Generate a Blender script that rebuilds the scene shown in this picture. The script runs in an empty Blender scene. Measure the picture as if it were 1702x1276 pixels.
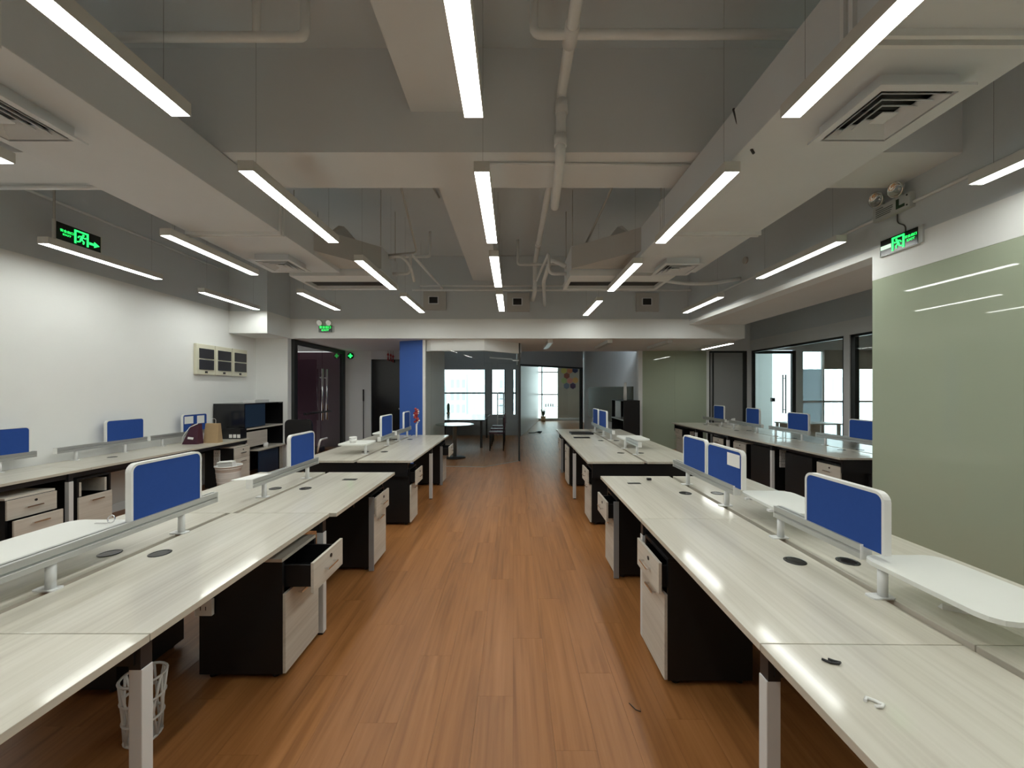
import bpy, bmesh, math, random
from mathutils import Vector, Matrix
random.seed(7)
PI = math.pi

# ------------------------------------------------------------------ camera
W, Hpx, F = 1702.0, 1276.0, 640.0
CX, HZ, EYE = 853.0, 647.0, 1.55
scn = bpy.context.scene
C = scn.collection
cam = bpy.data.cameras.new('camera')
cam.sensor_fit = 'HORIZONTAL'; cam.sensor_width = 36.0
cam.lens = 36.0 * F / W
cam.shift_x = (W / 2 - CX) / W
cam.shift_y = (HZ - Hpx / 2) / W
cam.clip_start = 0.02; cam.clip_end = 400
camo = bpy.data.objects.new('camera', cam); C.objects.link(camo)
camo.location = (0, 0, EYE); camo.rotation_euler = (PI / 2, 0, 0)
scn.camera = camo

# ------------------------------------------------------------------ world, exposure
wd = bpy.data.worlds.new('overcast_sky'); scn.world = wd; wd.use_nodes = True
bg = wd.node_tree.nodes['Background']
bg.inputs[0].default_value = (0.80, 0.92, 1.0, 1); bg.inputs[1].default_value = 3.0
scn.view_settings.view_transform = 'Standard'
scn.view_settings.look = 'None'
scn.view_settings.gamma = 1.0
scn.view_settings.use_curve_mapping = False
scn.view_settings.exposure = 0.58
scn.cycles.diffuse_bounces = 8; scn.cycles.transparent_max_bounces = 24
LAMP = 18.0            # radiance of the pendant diffusers

# ------------------------------------------------------------------ materials
M = {}
def mat(name, col, rough=0.5, metal=0.0, emit=None, es=0.0, spec=0.5, coat=0.0, bump=0.0, bscale=60, var=0.0, vscale=3.0):
    m = bpy.data.materials.new(name); m.use_nodes = True
    nt = m.node_tree; p = nt.nodes['Principled BSDF']
    p.inputs['Base Color'].default_value = (*col, 1)
    p.inputs['Roughness'].default_value = rough
    p.inputs['Metallic'].default_value = metal
    p.inputs['Specular IOR Level'].default_value = spec
    if coat: p.inputs['Coat Weight'].default_value = coat; p.inputs['Coat Roughness'].default_value = 0.06
    if emit: p.inputs['Emission Color'].default_value = (*emit, 1); p.inputs['Emission Strength'].default_value = es
    if bump or var:
        tc = nt.nodes.new('ShaderNodeTexCoord')
        n = nt.nodes.new('ShaderNodeTexNoise'); n.inputs['Scale'].default_value = bscale if bump else vscale
        n.inputs['Detail'].default_value = 4
        nt.links.new(tc.outputs['Object'], n.inputs['Vector'])
        if bump:
            b = nt.nodes.new('ShaderNodeBump'); b.inputs['Strength'].default_value = bump; b.inputs['Distance'].default_value = 0.004
            nt.links.new(n.outputs['Fac'], b.inputs['Height']); nt.links.new(b.outputs['Normal'], p.inputs['Normal'])
        if var:
            n2 = nt.nodes.new('ShaderNodeTexNoise'); n2.inputs['Scale'].default_value = vscale; n2.inputs['Detail'].default_value = 3
            nt.links.new(tc.outputs['Object'], n2.inputs['Vector'])
            mx = nt.nodes.new('ShaderNodeMixRGB'); mx.inputs[1].default_value = (*[c * (1 - var) for c in col], 1)
            mx.inputs[2].default_value = (*[min(1, c * (1 + var)) for c in col], 1)
            nt.links.new(n2.outputs['Fac'], mx.inputs[0]); nt.links.new(mx.outputs[0], p.inputs['Base Color'])
    M[name] = m
    return m

def wood(name, c_dark, c_mid, c_light, rough, sx, sy, sz, coat=0.0, grain=1.0, pervar=0.12, knots=False, spec=0.5):
    """grain runs along the axis with the small scale"""
    m = bpy.data.materials.new(name); m.use_nodes = True
    nt = m.node_tree; L = nt.links.new; N = nt.nodes.new; p = nt.nodes['Principled BSDF']
    tc = N('ShaderNodeTexCoord'); oi = N('ShaderNodeObjectInfo'); geo = N('ShaderNodeNewGeometry')
    addr = N('ShaderNodeMath'); addr.operation = 'ADD'; L(oi.outputs['Random'], addr.inputs[0]); L(geo.outputs['Random Per Island'], addr.inputs[1])
    mul = N('ShaderNodeMath'); mul.operation = 'MULTIPLY'; L(addr.outputs[0], mul.inputs[0]); mul.inputs[1].default_value = 37.0
    cmb = N('ShaderNodeCombineXYZ'); 
    for i in range(3): L(mul.outputs[0], cmb.inputs[i])
    va = N('ShaderNodeVectorMath'); va.operation = 'ADD'; L(tc.outputs['Object'], va.inputs[0]); L(cmb.outputs[0], va.inputs[1])
    mp = N('ShaderNodeMapping'); mp.inputs['Scale'].default_value = (sx, sy, sz); L(va.outputs[0], mp.inputs['Vector'])
    n1 = N('ShaderNodeTexNoise'); n1.inputs['Scale'].default_value = 1.0; n1.inputs['Detail'].default_value = 5; n1.inputs['Distortion'].default_value = 0.6 if not knots else 1.6
    L(mp.outputs[0], n1.inputs['Vector'])
    mp2 = N('ShaderNodeMapping'); mp2.inputs['Scale'].default_value = (sx * 6, sy * 1.6, sz * 6); L(va.outputs[0], mp2.inputs['Vector'])
    n2 = N('ShaderNodeTexNoise'); n2.inputs['Scale'].default_value = 1.0; n2.inputs['Detail'].default_value = 4; L(mp2.outputs[0], n2.inputs['Vector'])
    mixf = N('ShaderNodeMix'); mixf.inputs[0].default_value = 0.4; L(n1.outputs['Fac'], mixf.inputs[2]); L(n2.outputs['Fac'], mixf.inputs[3])
    cr = N('ShaderNodeValToRGB'); e = cr.color_ramp.elements
    e[0].position = 0.5 - 0.17 / grain; e[0].color = (*c_dark, 1); e[1].position = 0.5 + 0.17 / grain; e[1].color = (*c_light, 1)
    k = cr.color_ramp.elements.new(0.5); k.color = (*c_mid, 1)
    L(mixf.outputs[0], cr.inputs[0])
    fr = N('ShaderNodeMath'); fr.operation = 'FRACT'; L(mul.outputs[0], fr.inputs[0])
    mr = N('ShaderNodeMapRange'); mr.inputs[3].default_value = 1 - pervar; mr.inputs[4].default_value = 1 + pervar; L(fr.outputs[0], mr.inputs[0])
    sc = N('ShaderNodeVectorMath'); sc.operation = 'SCALE'; L(cr.outputs[0], sc.inputs[0]); L(mr.outputs[0], sc.inputs['Scale'])
    L(sc.outputs[0], p.inputs['Base Color'])
    p.inputs['Roughness'].default_value = rough; p.inputs['Specular IOR Level'].default_value = spec
    b = N('ShaderNodeBump'); b.inputs['Strength'].default_value = 0.08; b.inputs['Distance'].default_value = 0.002
    L(n2.outputs['Fac'], b.inputs['Height']); L(b.outputs['Normal'], p.inputs['Normal'])
    if coat: p.inputs['Coat Weight'].default_value = coat; p.inputs['Coat Roughness'].default_value = 0.09
    M[name] = m
    return m

def glass(name, tint, ior=1.45, rough=0.0):
    m = bpy.data.materials.new(name); m.use_nodes = True
    nt = m.node_tree; nt.nodes.clear(); N = nt.nodes.new; L = nt.links.new
    o = N('ShaderNodeOutputMaterial'); mx = N('ShaderNodeMixShader'); t = N('ShaderNodeBsdfTransparent'); g = N('ShaderNodeBsdfGlossy'); f = N('ShaderNodeFresnel')
    t.inputs[0].default_value = (*tint, 1); g.inputs['Roughness'].default_value = rough; f.inputs['IOR'].default_value = ior
    ge = N('ShaderNodeNewGeometry'); su = N('ShaderNodeMath'); su.operation = 'SUBTRACT'; su.inputs[0].default_value = 1.0; L(ge.outputs['Backfacing'], su.inputs[1])
    mu = N('ShaderNodeMath'); mu.operation = 'MULTIPLY'; L(f.outputs[0], mu.inputs[0]); L(su.outputs[0], mu.inputs[1])
    L(mu.outputs[0], mx.inputs[0]); L(t.outputs[0], mx.inputs[1]); L(g.outputs[0], mx.inputs[2]); L(mx.outputs[0], o.inputs[0])
    M[name] = m; return m

mat('white_wall', (0.83, 0.84, 0.825), 0.75, bump=0.05, bscale=90, var=0.02, vscale=2)
mat('grey_paint', (0.60, 0.64, 0.665), 0.8, bump=0.05, bscale=70, var=0.04, vscale=1.5)
mat('beam_paint', (0.70, 0.725, 0.74), 0.8, bump=0.05, bscale=70, var=0.04, vscale=1.5)
mat('duct_paint', (0.675, 0.705, 0.73), 0.65, var=0.05, vscale=2.5)
mat('pipe_paint', (0.75, 0.77, 0.77), 0.6, var=0.06, vscale=8)
mat('conduit_paint', (0.45, 0.445, 0.42), 0.7)
mat('soffit_paint', (0.74, 0.71, 0.68), 0.8, var=0.04)
mat('hall_grey', (0.72, 0.73, 0.73), 0.7, var=0.04)
mat('dark_grey', (0.34, 0.34, 0.335), 0.6)
mat('green_glass', (0.42, 0.475, 0.36), 0.022, spec=0.45)
mat('grey_glass', (0.36, 0.365, 0.36), 0.07, spec=0.5)
mat('board_glass', (0.11, 0.115, 0.09), 0.1, spec=0.5)
mat('blue_wall', (0.045, 0.135, 0.50), 0.6)
mat('navy_door', (0.022, 0.045, 0.085), 0.4)
mat('black_lam', (0.0085, 0.0085, 0.0095), 0.42, spec=0.4)
mat('black_gloss', (0.011, 0.011, 0.012), 0.16)
mat('black_metal', (0.018, 0.018, 0.02), 0.4)
mat('black_frame', (0.025, 0.028, 0.028), 0.35)
mat('white_metal', (0.72, 0.73, 0.73), 0.35)
mat('white_plastic', (0.80, 0.80, 0.78), 0.35)
mat('cream_plastic', (0.72, 0.70, 0.56), 0.4)
mat('smoke_plastic', (0.045, 0.045, 0.05), 0.2)
mat('grey_plastic', (0.52, 0.55, 0.54), 0.5)
mat('plate_white', (0.76, 0.77, 0.73), 0.4, var=0.02)
mat('aluminium', (0.55, 0.56, 0.55), 0.36, metal=0.75)
mat('grey_edge', (0.36, 0.38, 0.40), 0.4, metal=0.3)
mat('chrome', (0.75, 0.75, 0.75), 0.15, metal=1.0)
mat('blue_fabric', (0.025, 0.076, 0.31), 0.85, spec=0.2, bump=0.35, bscale=900, var=0.06, vscale=40)
mat('lamp_housing', (0.62, 0.61, 0.57), 0.5)
mat('lamp_diffuser', (0.9, 0.9, 0.9), 0.4, emit=(0.97, 1.0, 0.945), es=LAMP)
mat('lamp_off', (0.5, 0.49, 0.45), 0.4)
mat('wire', (0.10, 0.10, 0.10), 0.5)
mat('sign_black', (0.006, 0.010, 0.008), 0.25)
mat('sign_green', (0.02, 0.3, 0.08), 0.4, emit=(0.02, 1.0, 0.13), es=1.5)
mat('sign_white', (0.6, 0.7, 0.6), 0.4, emit=(0.6, 0.9, 0.65), es=0.6)
mat('dark_green', (0.02, 0.06, 0.03), 0.5)
mat('print_grey', (0.12, 0.13, 0.13), 0.6)
mat('reflector', (0.75, 0.75, 0.72), 0.12, metal=1.0)
mat('paper', (0.82, 0.82, 0.80), 0.8)
mat('kraft', (0.44, 0.31, 0.17), 0.85, var=0.06, vscale=20)
mat('maroon', (0.06, 0.012, 0.03), 0.5)
mat('red', (0.35, 0.03, 0.03), 0.6)
mat('tile_grey', (0.30, 0.30, 0.29), 0.6)
mat('canvas', (0.50, 0.49, 0.47), 0.9, bump=0.3, bscale=30)
mat('blind', (0.42, 0.38, 0.33), 0.9, var=0.05, vscale=8)
bt = M['blind'].node_tree; tr = bt.nodes.new('ShaderNodeBsdfTranslucent'); tr.inputs[0].default_value = (0.42, 0.37, 0.32, 1)
mx_ = bt.nodes.new('ShaderNodeMixShader'); mx_.inputs[0].default_value = 0.3
bt.links.new(bt.nodes['Principled BSDF'].outputs[0], mx_.inputs[1]); bt.links.new(tr.outputs[0], mx_.inputs[2]); bt.links.new(mx_.outputs[0], bt.nodes['Material Output'].inputs[0])
M['film'] = M['blind'].copy(); M['film'].name = 'film'
for nd in M['film'].node_tree.nodes:
    if nd.type == 'BSDF_TRANSLUCENT': nd.inputs[0].default_value = (0.62, 0.68, 0.72, 1)
    if nd.type == 'MIX_SHADER': nd.inputs[0].default_value = 0.75
mat('slab', (0.07, 0.03, 0.015), 0.8)
mat('building_pale', (0.75, 0.78, 0.80), 0.8)
mat('building_mint', (0.68, 0.74, 0.74), 0.8)
mat('building_glass', (0.40, 0.46, 0.49), 0.3)
mat('plant_green', (0.03, 0.08, 0.03), 0.7)
for k, c in dict(yellow=(0.55, 0.45, 0.12), orange=(0.6, 0.22, 0.10), navy=(0.04, 0.05, 0.12), rust=(0.3, 0.08, 0.05), lime=(0.35, 0.42, 0.18), slate=(0.18, 0.22, 0.30), plum=(0.10, 0.05, 0.11), amber=(0.62, 0.35, 0.12), coral=(0.62, 0.25, 0.2)).items():
    mat('hex_' + k, c, 0.8)
wood('desk_oak', (0.495, 0.46, 0.385), (0.605, 0.575, 0.49), (0.675, 0.645, 0.565), 0.36, 11, 0.55, 11, coat=0.55, grain=0.95, pervar=0.04)
wood('front_oak', (0.50, 0.46, 0.395), (0.61, 0.57, 0.50), (0.67, 0.635, 0.565), 0.42, 14, 0.7, 14, grain=0.9, pervar=0.04)
wood('floor_oak', (0.195, 0.076, 0.021), (0.315, 0.130, 0.040), (0.39, 0.172, 0.060), 0.40, 9, 0.7, 9, grain=0.8, pervar=0.05, knots=True, spec=0.4)
glass('clear_glass', (0.93, 0.96, 0.94))
glass('door_glass', (0.42, 0.40, 0.38), 1.5)
glass('bay_glass', (0.93, 0.95, 0.94), 1.45)
glass('table_glass', (0.55, 0.65, 0.60), 1.5)

# ------------------------------------------------------------------ builders
class B:
    def __init__(s): s.bm = bmesh.new(); s.o = Vector((0, 0, 0))
    def at(s, *o): s.o = Vector(o); return s
    def box(s, x0, x1, y0, y1, z0, z1, bev=0.0):
        x0, x1 = sorted((x0, x1)); y0, y1 = sorted((y0, y1)); z0, z1 = sorted((z0, z1))
        vs = [s.bm.verts.new(Vector(p) - s.o) for p in [(x0, y0, z0), (x1, y0, z0), (x1, y1, z0), (x0, y1, z0), (x0, y0, z1), (x1, y0, z1), (x1, y1, z1), (x0, y1, z1)]]
        fs = [s.bm.faces.new([vs[i] for i in f]) for f in [(3, 2, 1, 0), (4, 5, 6, 7), (0, 1, 5, 4), (1, 2, 6, 5), (2, 3, 7, 6), (3, 0, 4, 7)]]
        if bev:
            es = list({e for f in fs for e in f.edges})
            bmesh.ops.bevel(s.bm, geom=es, offset=bev, segments=2, profile=0.7, affect='EDGES')
        return s
    def prism(s, pts, axis, a0, a1):
        """extrude a 2D polygon along axis 'x','y' or 'z' from a0 to a1"""
        def P(u, v, a):
            return Vector({'x': (a, u, v), 'y': (u, a, v), 'z': (u, v, a)}[axis]) - s.o
        lo = [s.bm.verts.new(P(u, v, a0)) for u, v in pts]; hi = [s.bm.verts.new(P(u, v, a1)) for u, v in pts]
        n = len(pts)
        s.bm.faces.new(lo); s.bm.faces.new(hi[::-1])
        for i in range(n): s.bm.faces.new([lo[i], hi[i], hi[(i + 1) % n], lo[(i + 1) % n]])
        return s
    def tube(s, path, r, seg=10, caps=True):
        pts = [Vector(p) - s.o for p in path]
        rings = []; up = None
        for i, p in enumerate(pts):
            if i == 0: d = (pts[1] - p).normalized(); d2 = d
            elif i == len(pts) - 1: d = (p - pts[i - 1]).normalized(); d2 = d
            else:
                a = (p - pts[i - 1]).normalized(); b = (pts[i + 1] - p).normalized(); d = (a + b).normalized(); d2 = a
            if up is None: up = Vector((0, 0, 1)) if abs(d.z) < 0.9 else Vector((1, 0, 0))
            side = d.cross(up).normalized(); up2 = side.cross(d).normalized(); up = up2
            k = 1.0 / max(0.4, d.dot(d2)) if 0 < i < len(pts) - 1 else 1.0
            rr = r[i] if isinstance(r, (list, tuple)) else r
            rings.append([s.bm.verts.new(p + (side * math.cos(2 * PI * j / seg) + up2 * math.sin(2 * PI * j / seg)) * rr * (k ** 0.5)) for j in range(seg)])
        for a, b in zip(rings, rings[1:]):
            for j in range(seg): s.bm.faces.new([a[j], a[(j + 1) % seg], b[(j + 1) % seg], b[j]]).smooth = True
        if caps: s.bm.faces.new(rings[0]); s.bm.faces.new(rings[-1][::-1])
        return s
    def lathe(s, prof, cx, cy, cz=0, seg=24):
        rings = [[s.bm.verts.new(Vector((cx + r * math.cos(2 * PI * j / seg), cy + r * math.sin(2 * PI * j / seg), cz + z)) - s.o) for j in range(seg)] for r, z in prof]
        for a, b in zip(rings, rings[1:]):
            for j in range(seg): s.bm.faces.new([a[j], a[(j + 1) % seg], b[(j + 1) % seg], b[j]]).smooth = True
        s.bm.faces.new(rings[0][::-1]); s.bm.faces.new(rings[-1])
        return s
    def hull8(s, a, b):
        """box from two quads (4 points each)"""
        va = [s.bm.verts.new(Vector(p) - s.o) for p in a]; vb = [s.bm.verts.new(Vector(p) - s.o) for p in b]
        s.bm.faces.new(va); s.bm.faces.new(vb[::-1])
        for i in range(4): s.bm.faces.new([va[i], vb[i], vb[(i + 1) % 4], va[(i + 1) % 4]])
        return s
    def stroke(s, pts, w, y0, y1):
        """thick 2D strokes in the xz plane, extruded along y"""
        for (ax, az), (bx, bz) in zip(pts, pts[1:]):
            d = Vector((bx - ax, bz - az)); n = Vector((-d.y, d.x)).normalized() * w / 2
            s.prism([(ax + n.x, az + n.y), (ax - n.x, az - n.y), (bx - n.x, bz - n.y), (bx + n.x, bz + n.y)], 'y', y0, y1)
        return s

def rrect(u0, u1, v0, v1, r, which=(1, 1, 1, 1), n=5):
    """rounded rectangle; which = corners (u0v0, u1v0, u1v1, u0v1)"""
    out = []
    for (cu, cv, a0), w, (pu, pv) in zip([(u0 + r, v0 + r, PI), (u1 - r, v0 + r, 1.5 * PI), (u1 - r, v1 - r, 0), (u0 + r, v1 - r, PI / 2)], which, [(u0, v0), (u1, v0), (u1, v1), (u0, v1)]):
        if w: out += [(cu + r * math.cos(a0 + PI / 2 * i / n), cv + r * math.sin(a0 + PI / 2 * i / n)) for i in range(n + 1)]
        else: out.append((pu, pv))
    return out
def bend(path, r=0.06, n=4):
    """round the corners of a polyline"""
    P = [Vector(p) for p in path]; out = [P[0]]
    for a, b, c in zip(P, P[1:], P[2:]):
        d1 = (a - b); d2 = (c - b); q = min(r, d1.length * 0.45, d2.length * 0.45)
        s0 = b + d1.normalized() * q; s1 = b + d2.normalized() * q
        for i in range(n + 1):
            t = i / n; out.append((1 - t) ** 2 * s0 + 2 * t * (1 - t) * b + t * t * s1)
    out.append(P[-1]); return [tuple(v) for v in out]

def mesh_of(b, name):
    bmesh.ops.recalc_face_normals(b.bm, faces=b.bm.faces)
    me = bpy.data.meshes.new(name); b.bm.to_mesh(me); b.bm.free(); return me
def obj(name, b, m, parent=None):
    me = b if isinstance(b, bpy.types.Mesh) else mesh_of(b, name)
    if isinstance(m, str): m = M[m]
    if not me.materials: me.materials.append(m)
    o = bpy.data.objects.new(name, me); C.objects.link(o)
    if parent is not None: o.parent = parent
    return o
def tag(o, label, cat=None, group=None, kind=None):
    o['label'] = label
    if cat: o['category'] = cat
    if group: o['group'] = group
    if kind: o['kind'] = kind
    return o
def thing(name, label, cat, loc=(0, 0, 0), rz=0.0, group=None):
    o = bpy.data.objects.new(name, None); C.objects.link(o); o.empty_display_size = 0.1
    o.location = loc; o.rotation_euler = (0, 0, rz); tag(o, label, cat, group); return o
def dup(root, loc, rz, label, group=None):
    r = root.copy(); C.objects.link(r); r.location = loc; r.rotation_euler = (0, 0, rz); r['label'] = label
    if group: r['group'] = group
    for ch in list(root.children):
        c = ch.copy(); C.objects.link(c); c.parent = r
        for g in list(ch.children):
            d = g.copy(); C.objects.link(d); d.parent = c
    return r
def struct(name, b, m, label, cat, parent=None):
    o = obj(name, b, m, parent)
    if parent is None: tag(o, label, cat, kind='structure')
    return o
def text(name, body, size, m, parent, loc, rot=(PI / 2, 0, 0), depth=0.001, sx=1.0, align='CENTER'):
    cu = bpy.data.curves.new(name, 'FONT'); cu.body = body; cu.size = size; cu.extrude = depth; cu.align_x = align; cu.align_y = 'CENTER'
    t = bpy.data.objects.new(name, cu); C.objects.link(t)
    me = bpy.data.meshes.new_from_object(t, depsgraph=bpy.context.evaluated_depsgraph_get())
    bpy.data.objects.remove(t); bpy.data.curves.remove(cu)
    me.materials.clear(); me.materials.append(M[m])
    o = bpy.data.objects.new(name, me); C.objects.link(o); o.parent = parent; o.location = loc; o.rotation_euler = rot; o.scale = (sx, 1, 1)
    return o

# ------------------------------------------------------------------ room dimensions
XL, XR = -5.05, 3.45            # left wall, green wall plane
XG = 6.16                       # glazed wall of the right annex
YB, YF = 7.55, 10.0             # back bulkhead, far walls
YG, XE, ZU = 3.70, 4.54, 2.89   # end of green wall, outer edge of annex soffit, paint line above it
YO = 10.45                      # back wall of the side office
Y0 = -3.2                       # wall behind the camera
ZS, ZP, ZL = 4.17, 2.94, 2.55   # slab, paint line, low ceiling
T = 0.12

# floor -------------------------------------------------------------
fl = struct('floor', B().box(XL - T, 10.2, Y0 - T, 20.2, -0.12, -0.008), 'slab', 'warm brown oak plank floor running through the whole office', 'floor')
PW, PL = 0.18, 1.2
plank = mesh_of(B().box(0.0004, PW - 0.0004, 0.0004, PL - 0.0004, -0.008, 0.0), 'plank')
plank.materials.append(M['floor_oak'])
rest = B(); cnt = 0; cand = []
nx0, nx1 = int(XL / PW) - 1, int(10.2 / PW) + 1
for i in range(nx0, nx1):
    off = ((i * 0.377) % 1.0) * PL
    for j in range(-4, 18):
        x, y = i * PW, j * PL + off
        if x < XL - 0.1 or x > 10 or y < Y0 - 1 or y + PL > 20.1: continue
        if y > YF + 0.3 and (x < -4.0 or x > 3.6): 
            if x > 3.6 or x < -6: continue
        vis = (-1.8 < x < 1.35 and 0.4 < y < 12)
        cand.append((0 if vis else 1, abs(x + 0.2) + 0.12 * max(0, y), x, y))
cand.sort()
for k, (v, d, x, y) in enumerate(cand):
    if v == 0 and k < 300:
        o = bpy.data.objects.new('plank', plank); C.objects.link(o); o.parent = fl; o.location = (x, y, 0)
    else:
        rest.box(x + 0.0004, x + PW - 0.0004, max(y + 0.0004, Y0 - T), y + PL - 0.0004, -0.008, 0.0)
ro = obj('planks', rest, 'floor_oak', fl); ro['kind'] = 'stuff'

# ceiling, beams ------------------------------------------------------
ce = struct('ceiling', B().box(XL - T, 10.2, Y0 - T, YB + 0.3, ZS, ZS + 0.15), 'grey_paint', 'grey painted concrete slab above the open office', 'ceiling')
obj('beam', B().box(XL, XR + 0.1, 2.956, 3.48, 3.37, ZS), 'beam_paint', ce)
obj('beam', B().box(-0.785, -0.30, Y0, 2.956, 3.68, ZS), 'beam_paint', ce)
obj('beam', B().box(-0.785, -0.30, 3.48, YB, 3.68, ZS), 'beam_paint', ce)

# left wall -----------------------------------------------------------
wl = struct('wall_left', B().box(XL - T, XL, Y0, YB + T, 0, ZP), 'white_wall', 'long white wall behind the wall bench', 'wall')
obj('upper_band', B().box(XL - T, XL, Y0, YB + T, ZP, ZS), 'grey_paint', wl)
struct('baseboard_left', B().box(XL, XL + 0.015, Y0, YB, 0, 0.10), 'hall_grey', 'grey skirting along the left wall', 'baseboard')
# wall behind camera
wr_ = struct('wall_rear', B().box(XL, XR, Y0 - T, Y0, 0, ZP), 'white_wall', 'white wall behind the camera', 'wall')
obj('upper_band', B().box(XL, XR, Y0 - T, Y0, ZP, ZS), 'grey_paint', wr_)
# right green wall ----------------------------------------------------
wg = struct('wall_right', B().box(XR + 0.012, XR + 0.2, Y0, YG, 0, ZU), 'white_wall', 'right wall clad in glossy sage green glass with white strip above', 'wall')
gy = [Y0, -1.7, -0.2, 1.2, 2.6, YG]
for a, b in zip(gy, gy[1:]):
    obj('glass_panel', B().box(XR, XR + 0.012, a + 0.0015, b - 0.0015, 0.08, 2.59), 'green_glass', wg)
obj('white_strip', B().box(XR, XR + 0.012, Y0, YG, 2.592, ZU), 'white_wall', wg)
obj('upper_band', B().box(XR, XR + 0.2, Y0, YG, ZU, ZS), 'grey_paint', wg)
# bulkhead over the annex opening
bh = struct('trim_1', B().box(XR, XR + 0.2, YG, YB, ZU, ZS), 'grey_paint', 'dark grey bulkhead above the opening to the right annex', 'bulkhead')
obj('white_strip', B().box(XR, XR + 0.2, YG, YB, 2.823, ZU), 'white_wall', bh)
obj('soffit', B().box(XR + 0.2, XE, YG, YB, 2.823, 2.88), 'soffit_paint', bh)
obj('soffit_edge', B().box(XE - 0.05, XE, YG, YB, 2.88, ZS), 'grey_paint', bh)
# back bulkhead
bb = struct('wall_back', B().box(-4.37, XE, YB, YB + T, ZP - 0.01, ZS), 'grey_paint', 'grey upper wall with white bulkhead across the far end of the open ceiling', 'wall')
obj('white_band', B().box(-4.37, XE, YB, YB + T, ZL, ZP - 0.01), 'white_wall', bb)
# left corner box of the bulkhead
cb = struct('trim_2', B().box(XL, -4.37, 6.84, YB + T, ZL, ZP), 'white_wall', 'white boxed bulkhead in the corner above the breaker boxes', 'bulkhead')
obj('upper_band', B().box(XL, -4.37, 6.84, YB + T, ZP, ZS), 'grey_paint', cb)
struct('wall_corner', B().box(XL, -4.42, YB, YB + T, 0, ZL), 'white_wall', 'narrow white wall beside the glass entrance', 'wall')
# low ceiling
lc = struct('trim_3', B().box(-8.0, XE, YB + T, YF + T, ZL, ZL + 0.08), 'soffit_paint', 'low plaster ceiling behind the white bulkhead', 'ceiling')
obj('ceiling_panel', B().box(XE, 10.2, YG - 0.1, YO + T, 3.4, 3.5), 'grey_paint', lc)
obj('side_face', B().box(XE - 0.05, XE, YB + T, YF + T, ZL + 0.08, 3.5), 'grey_paint', lc)
obj('ceiling_panel', B().box(XG + T, 10.2, YO + T, 13.2, 3.0, 3.4), 'grey_paint', lc)
obj('ceiling_panel', B().box(-3.2, 4.2, YF, 20.2, 3.05, 3.15), 'grey_paint', lc)

# ------------------------------------------------------------------ far left: entrance, back wall
struct('wall_lobby', B().box(-8.0, -7.9, YB, 12, 0, ZL), 'dark_grey', 'dim lobby wall beyond the glass entrance', 'wall')
struct('wall_lobby_end', B().box(-8.0, -4.5, YF + 0.4, YF + 0.5, 0, ZL), 'maroon', 'dark red lobby end wall beyond the glass entrance', 'wall')
struct('wall_lobby_front', B().box(-8.0, XL - T, YB - 0.1, YB, 0, ZL), 'dark_grey', 'dim lobby front wall beyond the glass entrance', 'wall')
d1 = thing('door_1', 'dark framed double glass entrance door with long steel pull handles', 'door', (-4.4, 8.8, 0)); d1['kind'] = 'structure'
def rel(o): return B().at(*o.location)
b = rel(d1); b.box(-4.45, -4.36, YB + T, YB + T + 0.12, 0, ZL); b.box(-4.45, -4.36, 9.86, YF, 0, ZL); b.box(-4.45, -4.36, 7.79, 9.86, 2.46, ZL)
obj('frame', b, 'black_frame', d1)
for a, c in ((7.79, 8.86), (8.87, 9.86)):
    obj('glass_leaf', rel(d1).box(-4.41, -4.398, a, c, 0.01, 2.46), 'door_glass', d1)
for y in (8.76, 8.97):
    b = rel(d1); b.tube([(-4.34, y, 0.85), (-4.34, y, 2.02)], 0.022, 10)
    for z in (1.05, 1.82): b.tube([(-4.40, y, z), (-4.34, y, z)], 0.012, 8)
    obj('handle', b, 'chrome', d1)
lb = thing('bar_lock', 'black bar lock pushed through the entrance door handles', 'lock', (-4.30, 8.75, 1.04))
obj('bar', rel(lb).tube([(-4.30, 7.95, 1.04), (-4.30, 9.1, 1.04)], 0.02, 8), 'black_metal', lb)
obj('end_knob', rel(lb).tube([(-4.30, 7.93, 1.04), (-4.30, 7.99, 1.04)], 0.028, 8), 'black_metal', lb)
wbk = struct('wall_hall', B().box(-4.45, -3.69, YF, YF + T, 0, ZL), 'white_wall', 'grey back wall of the hall beside the dark doorway', 'wall')
obj('wall_header', B().box(-3.69, -2.3, YF, YF + T, 2.33, ZL), 'hall_grey', wbk)
obj('upper', B().box(-4.45, -2.3, YF, YF + T, ZL, 3.0), 'hall_grey', wbk)
d2 = thing('door_2', 'black door at the end of the hall left of the blue wall', 'door', (-3.2, YF, 0)); d2['kind'] = 'structure'
obj('leaf', rel(d2).box(-3.69, -2.5, YF + 0.03, YF + 0.08, 0, 2.33), 'black_gloss', d2)
obj('knob', rel(d2).tube([(-2.95, YF + 0.03, 1.05), (-2.95, YF - 0.03, 1.05)], 0.02, 10), 'chrome', d2)
# blue end wall of the meeting room
bw = struct('wall_blue', B().prism([(-2.36, 8.0), (-1.83, 7.78), (-1.83, 10.0), (-2.5, 10.0)], 'z', 0, ZL), 'blue_wall', 'royal blue end wall of the meeting room', 'wall')
obj('white_edge', B().prism([(-1.83, 7.775), (-1.775, 7.775), (-1.775, 7.84), (-1.83, 7.84)], 'z', 0, ZL), 'white_wall', bw)

obj('inner_lining', B().box(-1.828, -1.80, 7.86, 10.1, 0, ZL), 'hall_grey', bw)
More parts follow.
